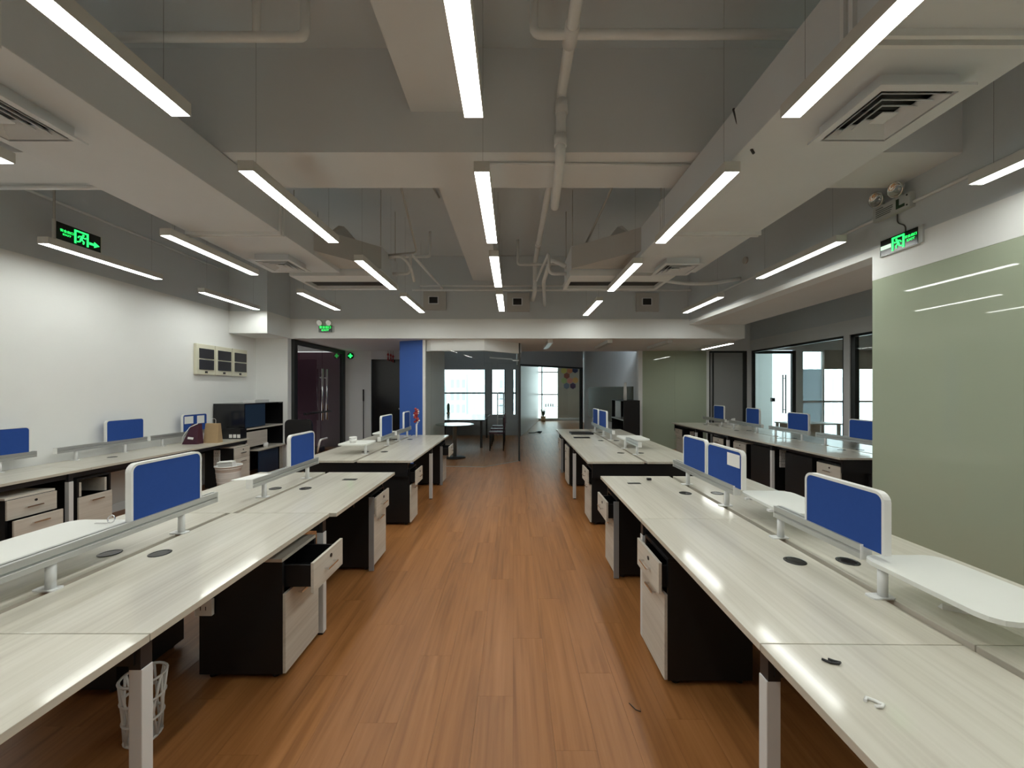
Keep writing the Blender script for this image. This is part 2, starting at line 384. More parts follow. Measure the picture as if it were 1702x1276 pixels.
# ------------------------------------------------------------------ meeting room bay
P = [(-1.775, 7.86), (-1.66, 7.74), (-0.574, 7.66), (0.13, 8.32)]
bay = thing('window_1', 'faceted glass front of the meeting room with white header', 'glass wall', (-0.8, 7.9, 0)); bay['kind'] = 'structure'
def wallseg(b, p, q, th, z0, z1):
    p = Vector(p); q = Vector(q); d = (q - p).normalized(); n = Vector((-d.y, d.x)) * th
    return b.prism([tuple(p), tuple(q), tuple(q + n), tuple(p + n)], 'z', z0, z1)
for a, c in zip(P, P[1:]):
    obj('header', wallseg(rel(bay), a, c, 0.10, 2.325, ZL), 'white_wall', bay)
def lerp(a, c, t): return (a[0] + (c[0] - a[0]) * t, a[1] + (c[1] - a[1]) * t)
panes = [(P[0], P[1]), (P[1], lerp(P[1], P[2], 0.5)), (lerp(P[1], P[2], 0.5), P[2]), (P[2], lerp(P[2], P[3], 0.14)), (lerp(P[2], P[3], 0.15), P[3])]
for a, c in panes:
    a2 = lerp(a, c, 0.004); c2 = lerp(a, c, 0.996)
    obj('pane', wallseg(rel(bay), a2, c2, 0.012, 0.012, 2.325), 'bay_glass', bay)
b = rel(bay)
for a, c in zip(P, P[1:]): wallseg(b, a, c, 0.02, 0, 0.012)
obj('floor_track', b, 'aluminium', bay)
a, c = lerp(P[2], P[3], 0.15), P[3]
b = rel(bay); wallseg(b, lerp(a, c, 0.0), lerp(a, c, 0.75), 0.02, 2.18, 2.205); wallseg(b, lerp(a, c, 0.75), c, 0.03, 2.16, 2.19)
obj('patch_fitting', b, 'aluminium', bay)
b = rel(bay).box(0.11, 0.15, 8.31, 8.36, 0, ZL); obj('corner_post', b, 'black_frame', bay)
# side wall (glass) to the corridor
sw = thing('window_2', 'glass side of the meeting room along the corridor', 'glass wall', (0.15, 10, 0)); sw['kind'] = 'structure'
for y0, y1 in ((8.36, 9.8), (9.81, 11.2), (11.21, 12.6)):
    obj('pane', rel(sw).box(0.135, 0.147, y0, y1, 0.0, 2.35), 'bay_glass', sw)
obj('header', rel(sw).box(0.10, 0.18, 8.36, 12.7, 2.35, 3.05), 'grey_paint', sw)
# meeting room shell: left wall, window wall
struct('wall_meeting_left', B().box(-2.95, -2.85, YF + T, 13.1, 0, 3.0), 'hall_grey', 'grey side wall inside the meeting room', 'wall')
ww = struct('wall_meeting_back', B().box(-2.95, 0.15, 13.0, 13.12, 0, 0.70), 'dark_grey', 'dark window wall at the back of the meeting room', 'wall')
obj('lintel', B().box(-2.95, 0.15, 13.0, 13.12, 2.22, 3.0), 'dark_grey', ww)
for x0, x1 in ((-2.95, -2.56), (-0.93, -0.74), (-0.27, -0.02), (0.10, 0.15)):
    obj('pier', B().box(x0, x1, 13.0, 13.12, 0.70, 2.22), 'dark_grey', ww)
for n, (x0, x1) in enumerate(((-2.56, -0.93), (-0.74, -0.27), (-0.02, 0.10))):
    w_ = thing('window_%d' % (3 + n), ['wide meeting room window looking out on pale towers', 'narrow meeting room window behind the glass door', 'sliver of window beside the corridor glass'][n], 'window', ((x0 + x1) / 2, 13.05, 0.7)); w_['kind'] = 'structure'
    b = rel(w_); b.box(x0, x1, 13.02, 13.07, 1.40, 1.45); b.box(x0, x0 + 0.03, 13.02, 13.07, 0.7, 2.22); b.box(x1 - 0.03, x1, 13.02, 13.07, 0.7, 2.22)
    obj('frame', b, 'black_frame', w_)
    for z0, z1 in ((0.7, 1.40), (1.45, 2.22)): obj('pane', rel(w_).box(x0 + 0.03, x1 - 0.03, 13.04, 13.046, z0, z1), 'clear_glass', w_)

# ------------------------------------------------------------------ corridor and far glass room
g1 = thing('door_3', 'black framed glass partition at the end of the corridor', 'glass wall', (1.4, 13.7, 0)); g1['kind'] = 'structure'
A_, E_ = (0.2, 12.7), (2.68, 14.8)
b = rel(g1); wallseg(b, A_, E_, 0.08, 2.33, 2.39); wallseg(b, A_, lerp(A_, E_, 0.02), 0.08, 0, 2.33); wallseg(b, lerp(A_, E_, 0.965), E_, 0.08, 0, 2.33)
obj('frame', b, 'black_frame', g1)
for t0, t1 in ((0.02, 0.30), (0.305, 0.64), (0.645, 0.965)):
    obj('pane', wallseg(rel(g1), lerp(A_, E_, t0), lerp(A_, E_, t1), 0.012, 0.01, 2.33), 'clear_glass', g1)
obj('wall_above', wallseg(rel(g1), A_, E_, 0.08, 2.39, 3.05), 'dark_grey', g1)
cw = struct('wall_corridor', wallseg(B(), (2.72, 14.8), (3.27, 10.0), 0.15, 0, 3.05), 'hall_grey', 'grey corridor wall with a dark glass notice board', 'wall')
obj('glass_board', wallseg(B(), lerp((2.705, 14.8), (3.255, 10.0), 0.12), lerp((2.705, 14.8), (3.255, 10.0), 0.93), 0.012, 0.55, 1.63), 'board_glass', cw)
# far room
struct('wall_far_left', wallseg(B(), (0.25, 12.75), (1.25, 19.0), 0.1, 0, 3.0), 'white_plastic', 'white wall of the bright far room', 'wall')
struct('wall_far_right', B().box(3.3, 3.42, 14.8, 19.2, 0, 3.0), 'white_wall', 'white right wall of the bright far room', 'wall')
fb = struct('wall_far_back', B().box(1.1, 3.42, 19.0, 19.12, 0, 0.12), 'dark_grey', 'dark sill along the far room window', 'wall')
obj('lintel', B().box(1.1, 3.42, 19.0, 19.12, 2.75, 3.05), 'white_wall', fb)
w_ = thing('window_6', 'tall bright window of the far room', 'window', (1.8, 19.05, 0.12)); w_['kind'] = 'structure'
b = rel(w_)
for x in (1.15, 1.42, 2.22, 3.36): b.box(x - 0.03, x + 0.03, 19.02, 19.07, 0.12, 2.75)
for z in (1.30, 2.40): b.box(1.15, 3.36, 19.02, 19.07, z - 0.03, z + 0.03)
obj('frame', b, 'white_metal', w_)
for x0, x1 in ((1.18, 1.39), (1.45, 2.19), (2.25, 3.33)):
    for z0, z1 in ((0.12, 1.27), (1.33, 2.37), (2.43, 2.75)): obj('pane', rel(w_).box(x0, x1, 19.04, 19.046, z0, z1), 'clear_glass', w_)
bl = thing('roller_blind', 'beige roller blind printed with coloured hexagons in the far room', 'blind', (2.75, 18.9, 0.15))
obj('cloth', rel(bl).box(2.22, 3.27, 18.9, 18.905, 0.15, 2.72), 'blind', bl)
obj('bottom_bar', rel(bl).box(2.22, 3.27, 18.89, 18.915, 0.13, 0.15), 'white_metal', bl)
obj('roller', rel(bl).tube([(2.20, 18.92, 2.74), (3.29, 18.92, 2.74)], 0.03, 10), 'white_metal', bl)
R = 0.155
for k, (cx, cz) in {'yellow': (2.49, 2.47), 'orange': (2.77, 2.47), 'navy': (3.04, 2.50), 'rust': (2.63, 2.22), 'lime': (2.50, 1.98), 'coral': (2.78, 1.98), 'amber': (3.05, 2.0), 'slate': (2.62, 1.72), 'plum': (2.93, 1.72)}.items():
    obj('hexagon', rel(bl).prism([(cx + R * math.sin(PI / 3 * i), cz + R * math.cos(PI / 3 * i)) for i in range(6)], 'y', 18.897, 18.8995), 'hex_' + k, bl)
t_ = thing('window_plant', 'small potted plant standing in the bright far room window', 'plant', (1.45, 18.6, 0))
obj('pot', rel(t_).lathe([(0.09, 0), (0.13, 0.25), (0.12, 0.25), (0.10, 0.22)], 1.45, 18.6, 0, 16), 'kraft', t_)
b = rel(t_)
for i in range(14):
    a = i * 2.4; h = 0.45 + 0.35 * random.random()
    b.tube([(1.45, 18.6, 0.22), (1.45 + 0.05 * math.cos(a), 18.6 + 0.05 * math.sin(a), h * 0.7), (1.45 + 0.14 * math.cos(a), 18.6 + 0.14 * math.sin(a), h)], [0.004, 0.02, 0.006], 5)
obj('foliage', b, 'plant_green', t_)
for n, x in enumerate((1.6, 1.72, 1.84, 1.95)):
    o = thing('bottle', ['first', 'second', 'third', 'fourth'][n] + ' dark bottle from the left on the far room window rail', 'bottle', (x, 18.93, 0.72), group='bottles in the far window')
    obj('body', rel(o).lathe([(0.028, 0), (0.03, 0.10), (0.012, 0.15), (0.012, 0.2)], x, 18.93, 0.72, 12), 'smoke_plastic', o)
rl = obj('window_shelf', B().at(1.8, 18.93, 0.70).box(1.5, 2.2, 18.87, 19.02, 0.70, 0.72), 'white_metal'); rl.location = (1.8, 18.93, 0.70)
tag(rl, 'thin white shelf across the far room window', 'shelf')
o = obj('loose_cable', B().at(0.6, 13.75, 0.0).tube([(0.55, 13.62, 0.012), (0.75, 13.7, 0.012), (0.9, 13.9, 0.03), (1.02, 13.75, 0.05), (0.95, 13.55, 0.02), (0.84, 13.7, 0.03), (0.98, 13.9, 0.012)], 0.012, 6), 'black_metal'); o.location = (0.6, 13.75, 0.0)
tag(o, 'black cable lying on the floor behind the corridor glass', 'cable')

# ------------------------------------------------------------------ right annex back wall and glazed side wall
wa = struct('wall_annex_back', B().box(3.27, 5.02, YF + 0.012, YF + T, 0, ZL), 'white_wall', 'sage green glass wall at the back of the right annex', 'wall')
for a, c in ((3.36, 4.2), (4.203, 5.02)):
    obj('glass_panel', B().box(a, c, YF, YF + 0.012, 0, ZL), 'green_glass', wa)
obj('white_edge', B().box(3.25, 3.355, YF - 0.005, YF + T, 0, ZL), 'white_wall', wa)
obj('white_jamb', B().box(5.02, 5.09, YF, YF + T, 0, ZL), 'white_wall', wa)
d4 = thing('door_4', 'dark framed grey glass panel in the back corner of the annex', 'glass wall', (5.6, YF, 0)); d4['kind'] = 'structure'
b = rel(d4)
for x0, x1 in ((5.09, 5.12), (5.18, 5.21), (5.97, 6.07)): b.box(x0, x1, YF, YF + 0.06, 0, 2.50)
b.box(5.09, 6.07, YF, YF + 0.06, 2.50, ZL)
obj('frame', b, 'black_frame', d4)
obj('pane', rel(d4).box(5.12, 5.97, YF + 0.02, YF + 0.03, 0, 2.50), 'grey_glass', d4)
gw = struct('wall_glazed', B().box(XG, XG + T, 7.05, 7.18, 0, ZL), 'hall_grey', 'grey pillar and header of the glazed annex wall', 'wall')
obj('header', B().box(XG, XG + T, YG, YF + T, ZL, 2.82), 'hall_grey', gw)
obj('upper_band', B().box(XG, XG + T, YG, YF + T, 2.82, 3.4), 'grey_paint', gw)
obj('back_header', B().box(XE, XG, YF, YF + T, ZL, 3.4), 'hall_grey', gw)
obj('corner_post', B().box(XG - 0.09, XG + T, YF - 0.02, YO, 0, ZL), 'hall_grey', gw)
struct('wall_annex_front', B().box(XR + 0.2, 10.2, YG - 0.1, YG, 0, 3.4), 'white_wall', 'near wall of the right annex hidden behind the green wall', 'wall')
for n, (y0, y1) in enumerate(((7.18, YF - 0.02), (YG, 7.05))):
    w_ = thing('window_%d' % (7 + n), ['large dark framed glass panel between annex and side office', 'dark framed glass panel of the annex beside the green wall'][n], 'glass wall', (XG, (y0 + y1) / 2, 0)); w_['kind'] = 'structure'
    b = rel(w_); f_ = 0.045
    b.box(XG + 0.02, XG + 0.09, y0, y0 + f_, 0, ZL); b.box(XG + 0.02, XG + 0.09, y1 - f_ * (1 + n), y1, 0, ZL)
    b.box(XG + 0.02, XG + 0.09, y0, y1, ZL - f_, ZL); b.box(XG + 0.02, XG + 0.09, y0, y1, 0, 0.06)
    obj('frame', b, 'black_frame', w_)
    obj('pane', rel(w_).box(XG + 0.05, XG + 0.06, y0 + f_, y1 - f_, 0.06, ZL - f_), 'clear_glass', w_)
# side office behind the glazed wall: back wall with door and window
wo = struct('wall_office_back', B().box(XG + T, 6.38, YO, YO + T, 0, 2.62), 'hall_grey', 'grey back wall of the side office with window', 'wall')
obj('header', B().box(XG + T, 10.2, YO, YO + T, 2.62, 3.4), 'hall_grey', wo)
obj('pier', B().box(7.66, 7.84, YO, YO + T, 0, 2.62), 'hall_grey', wo)
obj('sill', B().box(7.84, 10.2, YO, YO + T, 0, 0.2), 'hall_grey', wo)
struct('wall_office_right', B().box(10.1, 10.2, YG, YO + T, 0, 3.4), 'white_wall', 'outer wall of the side office', 'wall')
d5 = thing('door_5', 'dark framed glass door with steel pull handle inside the side office', 'door', (7.0, YO, 0)); d5['kind'] = 'structure'
b = rel(d5); b.box(6.38, 6.46, YO - 0.02, YO + 0.05, 0, 2.55); b.box(7.56, 7.66, YO - 0.02, YO + 0.05, 0, 2.55); b.box(6.38, 7.66, YO - 0.02, YO + 0.05, 2.52, 2.60)
obj('frame', b, 'black_frame', d5)
obj('glass_leaf', rel(d5).box(6.46, 7.02, YO, YO + 0.012, 0.02, 2.52), 'clear_glass', d5)
obj('glass_leaf', rel(d5).box(7.03, 7.56, YO, YO + 0.012, 0.02, 2.52), 'clear_glass', d5)
b = rel(d5)
for y in (-0.05, 0.06):
    b.tube([(7.36, YO + y, 0.9), (7.36, YO + y, 1.95)], 0.015, 8)
for z in (1.0, 1.85): b.tube([(7.36, YO - 0.05, z), (7.36, YO + 0.06, z)], 0.01, 8)
obj('handle', b, 'black_metal', d5)
obj('lock', rel(d5).box(7.0, 7.09, YO - 0.03, YO + 0.03, 1.22, 1.32), 'black_metal', d5)
struct('wall_pantry', B().box(XG + T, 8.75, 13.0, 13.1, 0, 3.0), 'grey_plastic', 'pale grey wall beyond the side office door', 'wall')
w_ = thing('window_9', 'side office window with pale film on the lower half and towers outside', 'window', (8.9, YO + 0.05, 0.2)); w_['kind'] = 'structure'
b = rel(w_)
for x in (7.86, 8.44, 9.4, 10.05): b.box(x - 0.02, x + 0.02, YO + 0.02, YO + 0.08, 0.2, 2.62)
for z in (0.22, 1.22, 2.60): b.box(7.84, 10.1, YO + 0.02, YO + 0.08, z - 0.025, z + 0.025)
obj('frame', b, 'white_metal', w_)
for x0, x1 in ((7.88, 8.42), (8.46, 9.38), (9.42, 10.03)):
    for z0, z1 in ((0.245, 1.195), (1.245, 2.575)): obj('pane', rel(w_).box(x0, x1, YO + 0.045, YO + 0.051, z0, z1), 'clear_glass', w_)
obj('window_film', rel(w_).box(7.885, 8.40, YO + 0.03, YO + 0.034, 0.26, 2.1), 'film', w_)
bl = thing('roller_blind', 'beige roller blind half lowered over the side office window', 'blind', (8.8, YO - 0.02, 2.15))
obj('cloth', rel(bl).box(8.42, 10.0, YO - 0.03, YO - 0.025, 2.12, 2.62), 'blind', bl)
obj('bottom_bar', rel(bl).box(8.42, 10.0, YO - 0.036, YO - 0.018, 2.10, 2.12), 'kraft', bl)
# city outside
def tower(name, x0, x1, y, z0, z1, m, label, cols, rows, zr0, zr1):
    t = thing(name, label, 'building', ((x0 + x1) / 2, y, z0)); bw_ = x1 - x0
    obj('wall', rel(t).box(x0, x1, y, y + 6, z0, z1), m, t)
    if cols:
        cw_ = bw_ / cols; rh = (zr1 - zr0) / rows
        wm = mesh_of(B().box(-cw_ * 0.28, cw_ * 0.28, -0.05, 0.05, -rh * 0.33, rh * 0.33), 'window'); wm.materials.append(M['building_glass'])
        for i in range(cols):
            for j in range(rows):
                o = bpy.data.objects.new('window', wm); C.objects.link(o); o.parent = t
                o.location = (x0 + (i + 0.5) * cw_ - t.location.x, 0, zr0 + (j + 0.5) * rh - z0)
tower('apartment_tower', 30.5, 35.5, 40, -40, 16, 'building_pale', 'white tower with a grid of windows outside the side office', 6, 5, -4, 8)
tower('office_tower', -12.5, -8.6, 44, -40, 8, 'building_pale', 'pale tower outside the meeting room, leftmost', 0, 0, 0, 0)
tower('office_tower', -7.6, -5.6, 46, -40, 3.4, 'building_mint', 'mint tower outside the meeting room, behind the window centre', 3, 6, -6, 3)
tower('office_tower', -4.6, -2.2, 42, -40, 5.0, 'building_mint', 'mint tower outside the meeting room near the window edge', 4, 6, -6, 4)
tower('office_tower', -1.9, 1.0, 50, -40, 4.0, 'building_pale', 'pale tower outside the narrow meeting room windows', 4, 6, -6, 3)

# ------------------------------------------------------------------ pendant lamps
LZ, LH, LWd, LL = 2.93, 0.065, 0.10, 1.2
def make_lamp(label, off=False, low=False):
    t = thing('pendant_lamp' if not low else 'ceiling_lamp', label, 'lamp')
    b = B(); hw, hl = LWd / 2, LL / 2
    b.box(-hw, hw, -hl, hl, 0.012, LH); b.box(-hw, -hw + 0.004, -hl, hl, 0, 0.012); b.box(hw - 0.004, hw, -hl, hl, 0, 0.012)
    b.box(-hw + 0.004, hw - 0.004, -hl, -hl + 0.004, 0, 0.012); b.box(-hw + 0.004, hw - 0.004, hl - 0.004, hl, 0, 0.012)
    obj('housing', b, 'lamp_housing', t)
    obj('diffuser', B().box(-hw + 0.0045, hw - 0.0045, -hl + 0.0045, hl - 0.0045, 0.002, 0.0115), 'lamp_off' if off else 'lamp_diffuser', t)
    return t
lamp0 = make_lamp('x'); first = [True]
ORD = ['nearest', 'second', 'third', 'fourth', 'fifth']
rows = {
 'the centre row of pendants': [(-0.2, y) for y in (1.36, 3.04, 4.6, 6.2, -0.34)],
 'the row just right of centre': [(1.41, 1.36), (1.39, 3.04), (1.37, 4.82), (1.35, 6.6), (1.41, -0.34)],
 'the row just left of centre': [(-1.68, 1.35), (-1.69, 3.03), (-1.66, 4.73), (-1.64, 6.34), (-1.68, -0.34)],
 'the row outside the left duct': [(-3.10, 1.76), (-3.12, 4.05), (-3.06, 6.12), (-3.10, -0.5)],
 'the row along the white left wall': [(-4.45, 4.24), (-4.44, 6.08), (-4.45, 2.36)],
 'the row along the green wall': [(3.12, 2.0), (3.07, 4.2), (3.11, 6.36), (3.12, -0.2)],
}
def zceil(x, y):
    if 2.956 <= y <= 3.48: return 3.37
    if -0.785 < x < -0.30: return 3.68
    if (1.43 < x < 2.34 or -3.1 < x < -2.23) and y < 4.95: return 3.05
    if 0.76 < x < 2.1 and 5.0 < y < 5.75: return 3.03
    return ZS
wires = {}
for rn, L_ in rows.items():
    for k, (x, y) in enumerate(L_):
        lab = 'lit pendant lamp, %s in %s' % (ORD[k], rn) if y > 0.5 and (x, y) != (-4.45, 2.36) else 'lit pendant lamp out of view in %s' % rn
        if first[0]: t = lamp0; first[0] = False; t.location = (x, y, LZ); t['label'] = lab
        else: t = dup(lamp0, (x, y, LZ), 0, lab)
        t['group'] = 'linear pendant lamps'
for t in [o for o in C.objects if o.name.startswith('pendant_lamp') and o.type == 'EMPTY']:
    x, y = t.location.x, t.location.y
    for s in (-1, 1):
        yy = y + s * 0.5; zc = zceil(x, yy) - LZ
        key = round(zc, 3)
        if key not in wires:
            wires[key] = mesh_of(B().tube([(0, 0, LH), (0, 0, key)], 0.0008, 5), 'suspension_wire'); wires[key].materials.append(M['wire'])
        o = bpy.data.objects.new('suspension_wire', wires[key]); C.objects.link(o); o.parent = t; o.location = (0, s * 0.5, 0)
l2 = make_lamp('lit surface lamp on the low ceiling by the annex back wall', low=True); l2.location = (4.46, 8.45, ZL - LH)
l3 = make_lamp('unlit surface lamp on the low ceiling before the green annex wall', off=True, low=True); l3.location = (3.16, 8.35, ZL - LH); l3['group'] = 'unlit low ceiling lamps'
dup(l3, (1.95, 8.35, ZL - LH), 0, 'unlit surface lamp on the low ceiling, middle of three', 'unlit low ceiling lamps')
dup(l3, (0.75, 8.35, ZL - LH), 0, 'unlit surface lamp on the low ceiling beside the meeting room header', 'unlit low ceiling lamps')

# ------------------------------------------------------------------ ducts
def duct(name, x0, x1, label, inner):
    t = thing(name, label, 'duct', ((x0 + x1) / 2, 1.7, 3.05))
    obj('duct_body', rel(t).box(x0, x1, Y0 + 0.001, 4.95, 3.05, 3.36, 0.006), 'duct_paint', t)
    for y in (-0.5, 1.6, 3.66):
        b = rel(t)
        for dy in (0, 0.045):
            b.box(x0 - 0.02, x1 + 0.02, y + dy, y + dy + 0.018, 3.02, 3.05); b.box(x0 - 0.02, x0, y + dy, y + dy + 0.018, 3.05, 3.36); b.box(x1, x1 + 0.02, y + dy, y + dy + 0.018, 3.05, 3.36)
        obj('flange', b, 'pipe_paint', t)
    for y in (-0.5, 1.6, 3.66):
        for x in (x0 - 0.012, x1 + 0.012): obj('hanger_rod', rel(t).tube([(x, y + 0.032, 3.30), (x, y + 0.032, ZS)], 0.004, 6), 'conduit_paint', t)
duct('air_duct', 1.43, 2.34, 'long grey rectangular air duct right of centre', 1)
duct('air_duct', -3.10, -2.23, 'long grey rectangular air duct left of centre', -1)
def fcu(x0, x1, sx, label):
    """fan coil box at the end of the duct with canvas connector; sx = side of the canvas wedge"""
    t = thing('fan_coil_unit', label, 'air conditioner', ((x0 + x1) / 2, 5.35, 3.02))
    b = rel(t); b.box(x0, x1, 5.02, 5.72, 3.10, 3.42)
    obj('casing', b, 'duct_paint', t)
    b = rel(t)
    for a in ((x0 - 0.02, x0 + 0.03, 5.02, 5.74), (x1 - 0.03, x1 + 0.02, 5.02, 5.74)): b.box(a[0], a[1], a[2], a[3], 3.03, 3.10)
    b.box(x0 + 0.03, x1 - 0.03, 5.02, 5.30, 3.03, 3.10); b.box(x0 + 0.03, x1 - 0.03, 5.66, 5.74, 3.03, 3.10)
    obj('bottom_frame', b, 'pipe_paint', t)
    obj('return_grille', rel(t).box(x0 + 0.03, x1 - 0.03, 5.30, 5.66, 3.075, 3.10), 'black_metal', t)
    b = rel(t)
    for x in (x0 + 0.02, x1 - 0.02):
        for y in (5.06, 5.68): b.tube([(x, y, 3.42), (x, y, ZS)], 0.005, 6)
    obj('hanger_rod', b, 'conduit_paint', t)
    # canvas connector, a sagging wedge from the duct end to the casing
    xi = 1.43 if sx > 0 else -2.23
    b = rel(t)
    xa = x0 if sx > 0 else x1
    b.hull8([(xi, 4.30, 3.10), (xi, 4.30, 3.36), (xi, 4.95, 3.36), (xi, 4.95, 3.10)], [(xa, 5.0, 3.12), (xa, 5.0, 3.40), (xa, 5.02, 3.40), (xa, 5.02, 3.12)])
    b.hull8([(xi, 4.55, 3.36), (xi - sx * 0.3, 4.75, 3.36), (xi - sx * 0.3, 4.95, 3.36), (xi, 4.95, 3.36)], [(xi - sx * .1, 4.7, 3.55), (xi - sx * .14, 4.75, 3.56), (xi - sx * .14, 4.85, 3.56), (xi - sx * .1, 4.85, 3.55)])
    obj('canvas_connector', b, 'canvas', t)
    obj('drain_pipe', rel(t).tube(bend([(xa - sx * 0.0, 5.5, 3.2), (xa - sx * 0.25, 5.5, 3.2), (xa - sx * 0.25, 5.5, 3.5), (xa - sx * .4, 7.4, 3.45)], 0.08), 0.022, 8), 'pipe_paint', t)
fcu(0.76, 2.10, 1, 'grey fan coil unit with dark return slot at the end of the right duct')
fcu(-2.90, -1.72, -1, 'grey fan coil unit with dark return slot at the end of the left duct')
# ceiling diffusers
def make_diffuser(label):
    t = thing('air_diffuser', label, 'air vent'); s = 0.225
    def ring(so, si, z0, z1, zi0, zi1):
        b = B(); o4 = [(-so, -so), (so, -so), (so, so), (-so, so)]; i4 = [(-si, -si), (si, -si), (si, si), (-si, si)]
        for i in range(4):
            j = (i + 1) % 4
            b.hull8([(*o4[i], z0), (*o4[j], z0), (*o4[j], z1), (*o4[i], z1)], [(*i4[i], zi0), (*i4[j], zi0), (*i4[j], zi1), (*i4[i], zi1)])
        return b
    obj('frame', ring(s, 0.185, 0, 0.012, 0.0, 0.016), 'duct_paint', t)
    for k, so in enumerate((0.168, 0.128, 0.088)):
        obj('louvre', ring(so, so - 0.034, -0.002, 0.004, 0.030, 0.035), 'duct_paint', t)
    obj('centre_plate', B().box(-0.04, 0.04, -0.04, 0.04, 0, 0.006), 'duct_paint', t)
    b = B(); 
    for a in ((-0.186, -0.18, -0.186, 0.186), (0.18, 0.186, -0.186, 0.186), (-0.18, 0.18, -0.186, -0.18), (-0.18, 0.18, 0.18, 0.186)): b.box(*a, 0.012, 0.08)
    obj('neck', b, 'duct_paint', t)
    obj('throat', B().box(-0.18, 0.18, -0.18, 0.18, 0.070, 0.080), 'black_metal', t)
    b = B()
    for p in ((-0.17, 0), (0.17, 0)): b.box(p[0] - 0.004, p[0] + 0.004, -0.17, 0.17, 0.030, 0.072)
    b.box(-0.17, 0.17, -0.005, 0.005, 0.034, 0.042)
    obj('louvre_bracket', b, 'black_metal', t)
    return t
df = make_diffuser('square louvred air diffuser under the right duct above the near right bench'); df.location = (1.94, 2.02, 2.97); df['group'] = 'square ceiling diffusers'
dup(df, (1.94, 4.58, 2.97), 0, 'square louvred air diffuser under the far end of the right duct', 'square ceiling diffusers')
dup(df, (-2.70, 2.02, 2.97), 0, 'square louvred air diffuser under the left duct at the photo edge', 'square ceiling diffusers')
dup(df, (-2.68, 4.45, 2.97), 0, 'square louvred air diffuser under the far end of the left duct', 'square ceiling diffusers')

# ------------------------------------------------------------------ pipes, conduits and cables under the slab
sp = thing('sprinkler_pipe', 'grey sprinkler main dipping under the cross beam', 'pipe', (0.37, 2.9, 3.3))
obj('main_pipe', rel(sp).tube(bend([(0.365, Y0 + 0.05, 3.80), (0.365, 2.90, 3.78), (0.355, 2.90, 3.30), (0.40, 3.72, 3.30), (0.40, 3.72, 3.79), (0.385, 6.8, 3.79), (0.385, 6.8, 3.30), (0.385, YB - 0.03, 3.30)], 0.05), 0.038, 12), 'pipe_paint', sp)
for p, q in (((0.365, 2.90, 3.72), (0.364, 2.90, 3.62)), ((0.356, 2.90, 3.46), (0.355, 2.90, 3.38)), ((0.365, 2.36, 3.79), (0.365, 2.50, 3.79)), ((0.386, 5.9, 3.79), (0.386, 6.0, 3.79))):
    obj('coupling', rel(sp).tube([p, q], 0.048, 12), 'pipe_paint', sp)
for x1, yy in ((0.13, 2.43),): obj('branch_pipe', rel(sp).tube(bend([(x1, yy, ZS - 0.02), (x1, yy, 3.79), (3.3, yy, 3.79)], 0.05), 0.028, 10), 'pipe_paint', sp)
obj('branch_pipe', rel(sp).tube(bend([(0.08, 6.7, ZS - 0.02), (0.08, 6.7, 3.72), (1.2, 6.7, 3.74)], 0.05), 0.024, 8), 'pipe_paint', sp)
s2 = thing('sprinkler_pipe', 'grey sprinkler branch with two risers above the left pendants', 'pipe', (-1.8, 2.45, 3.8))
obj('pipe', rel(s2).tube(bend([(-4.6, 2.46, 3.80), (-1.33, 2.46, 3.80), (-1.33, 2.46, ZS - 0.005)], 0.05), 0.028, 10), 'pipe_paint', s2)
obj('riser', rel(s2).tube([(-1.64, 2.46, 3.80), (-1.64, 2.46, ZS - 0.005)], 0.024, 10), 'pipe_paint', s2)
s3 = thing('sprinkler_pipe', 'short grey sprinkler branch with an upturned end in the far left bay', 'pipe', (-1.6, 6.5, 3.7))
obj('pipe', rel(s3).tube(bend([(-3.4, 6.4, 3.74), (-1.38, 6.4, 3.76), (-1.38, 6.4, ZS - 0.005)], 0.05), 0.024, 10), 'pipe_paint', s3)
def conduit(label, path, r=0.012, m='conduit_paint', name='conduit', rr=0.05, cat='conduit'):
    o = B().at(*path[0]); o.tube(bend(path, rr), r, 7)
    k = obj(name, o, m); k.location = path[0]; tag(k, label, cat); return k
conduit('thin grey conduit crossing under the cross beam right of the centre lamp', [(-0.2, 3.08, 3.355), (1.42, 3.1, 3.355)], 0.011, 'pipe_paint')
conduit('grey conduit fixed under the cross beam near the left diffuser', [(-4.95, 3.42, 3.34), (-3.1, 3.42, 3.34)], 0.018, 'pipe_paint')
conduit('dark conduit behind the beam in the far left bay', [(-2.0, 3.60, 4.10), (-1.2, 3.60, 4.10), (-1.05, 4.6, 4.12), (-1.0, 5.2, 4.14)], 0.012)
conduit('dark conduit behind the beam in the far right bay', [(-0.25, 3.60, 4.10), (1.2, 3.60, 4.10)], 0.012)
conduit('dark conduit dropping to the fan coil of the right duct', [(1.25, 3.62, 4.1), (1.15, 4.4, 3.9), (0.95, 5.0, 3.45)], 0.014)
conduit('pale cable looping down to the right duct', [(1.25, 3.62, 4.08), (1.62, 3.75, 3.95), (1.72, 3.85, 3.6), (1.65, 4.0, 3.38)], 0.010, 'pipe_paint', 'cable', 0.15, 'cable')
conduit('dark conduit dropping to the left fan coil', [(-1.2, 3.62, 4.10), (-1.25, 4.3, 3.8), (-1.3, 5.2, 3.40), (-1.72, 5.3, 3.40)], 0.012)
conduit('upper grey conduit across the far ceiling before the bulkhead', [(-1.75, 7.25, 3.50), (1.0, 7.25, 3.50)], 0.018, 'pipe_paint')
conduit('lower grey conduit across the far ceiling before the bulkhead', [(-1.9, 7.25, 3.42), (3.35, 7.25, 3.42)], 0.022, 'pipe_paint')
conduit('grey conduit running along the dark band over the annex opening', [(XR - 0.015, Y0 + 0.1, 3.16), (XR - 0.015, YB - 0.1, 3.16)], 0.014, 'pipe_paint')
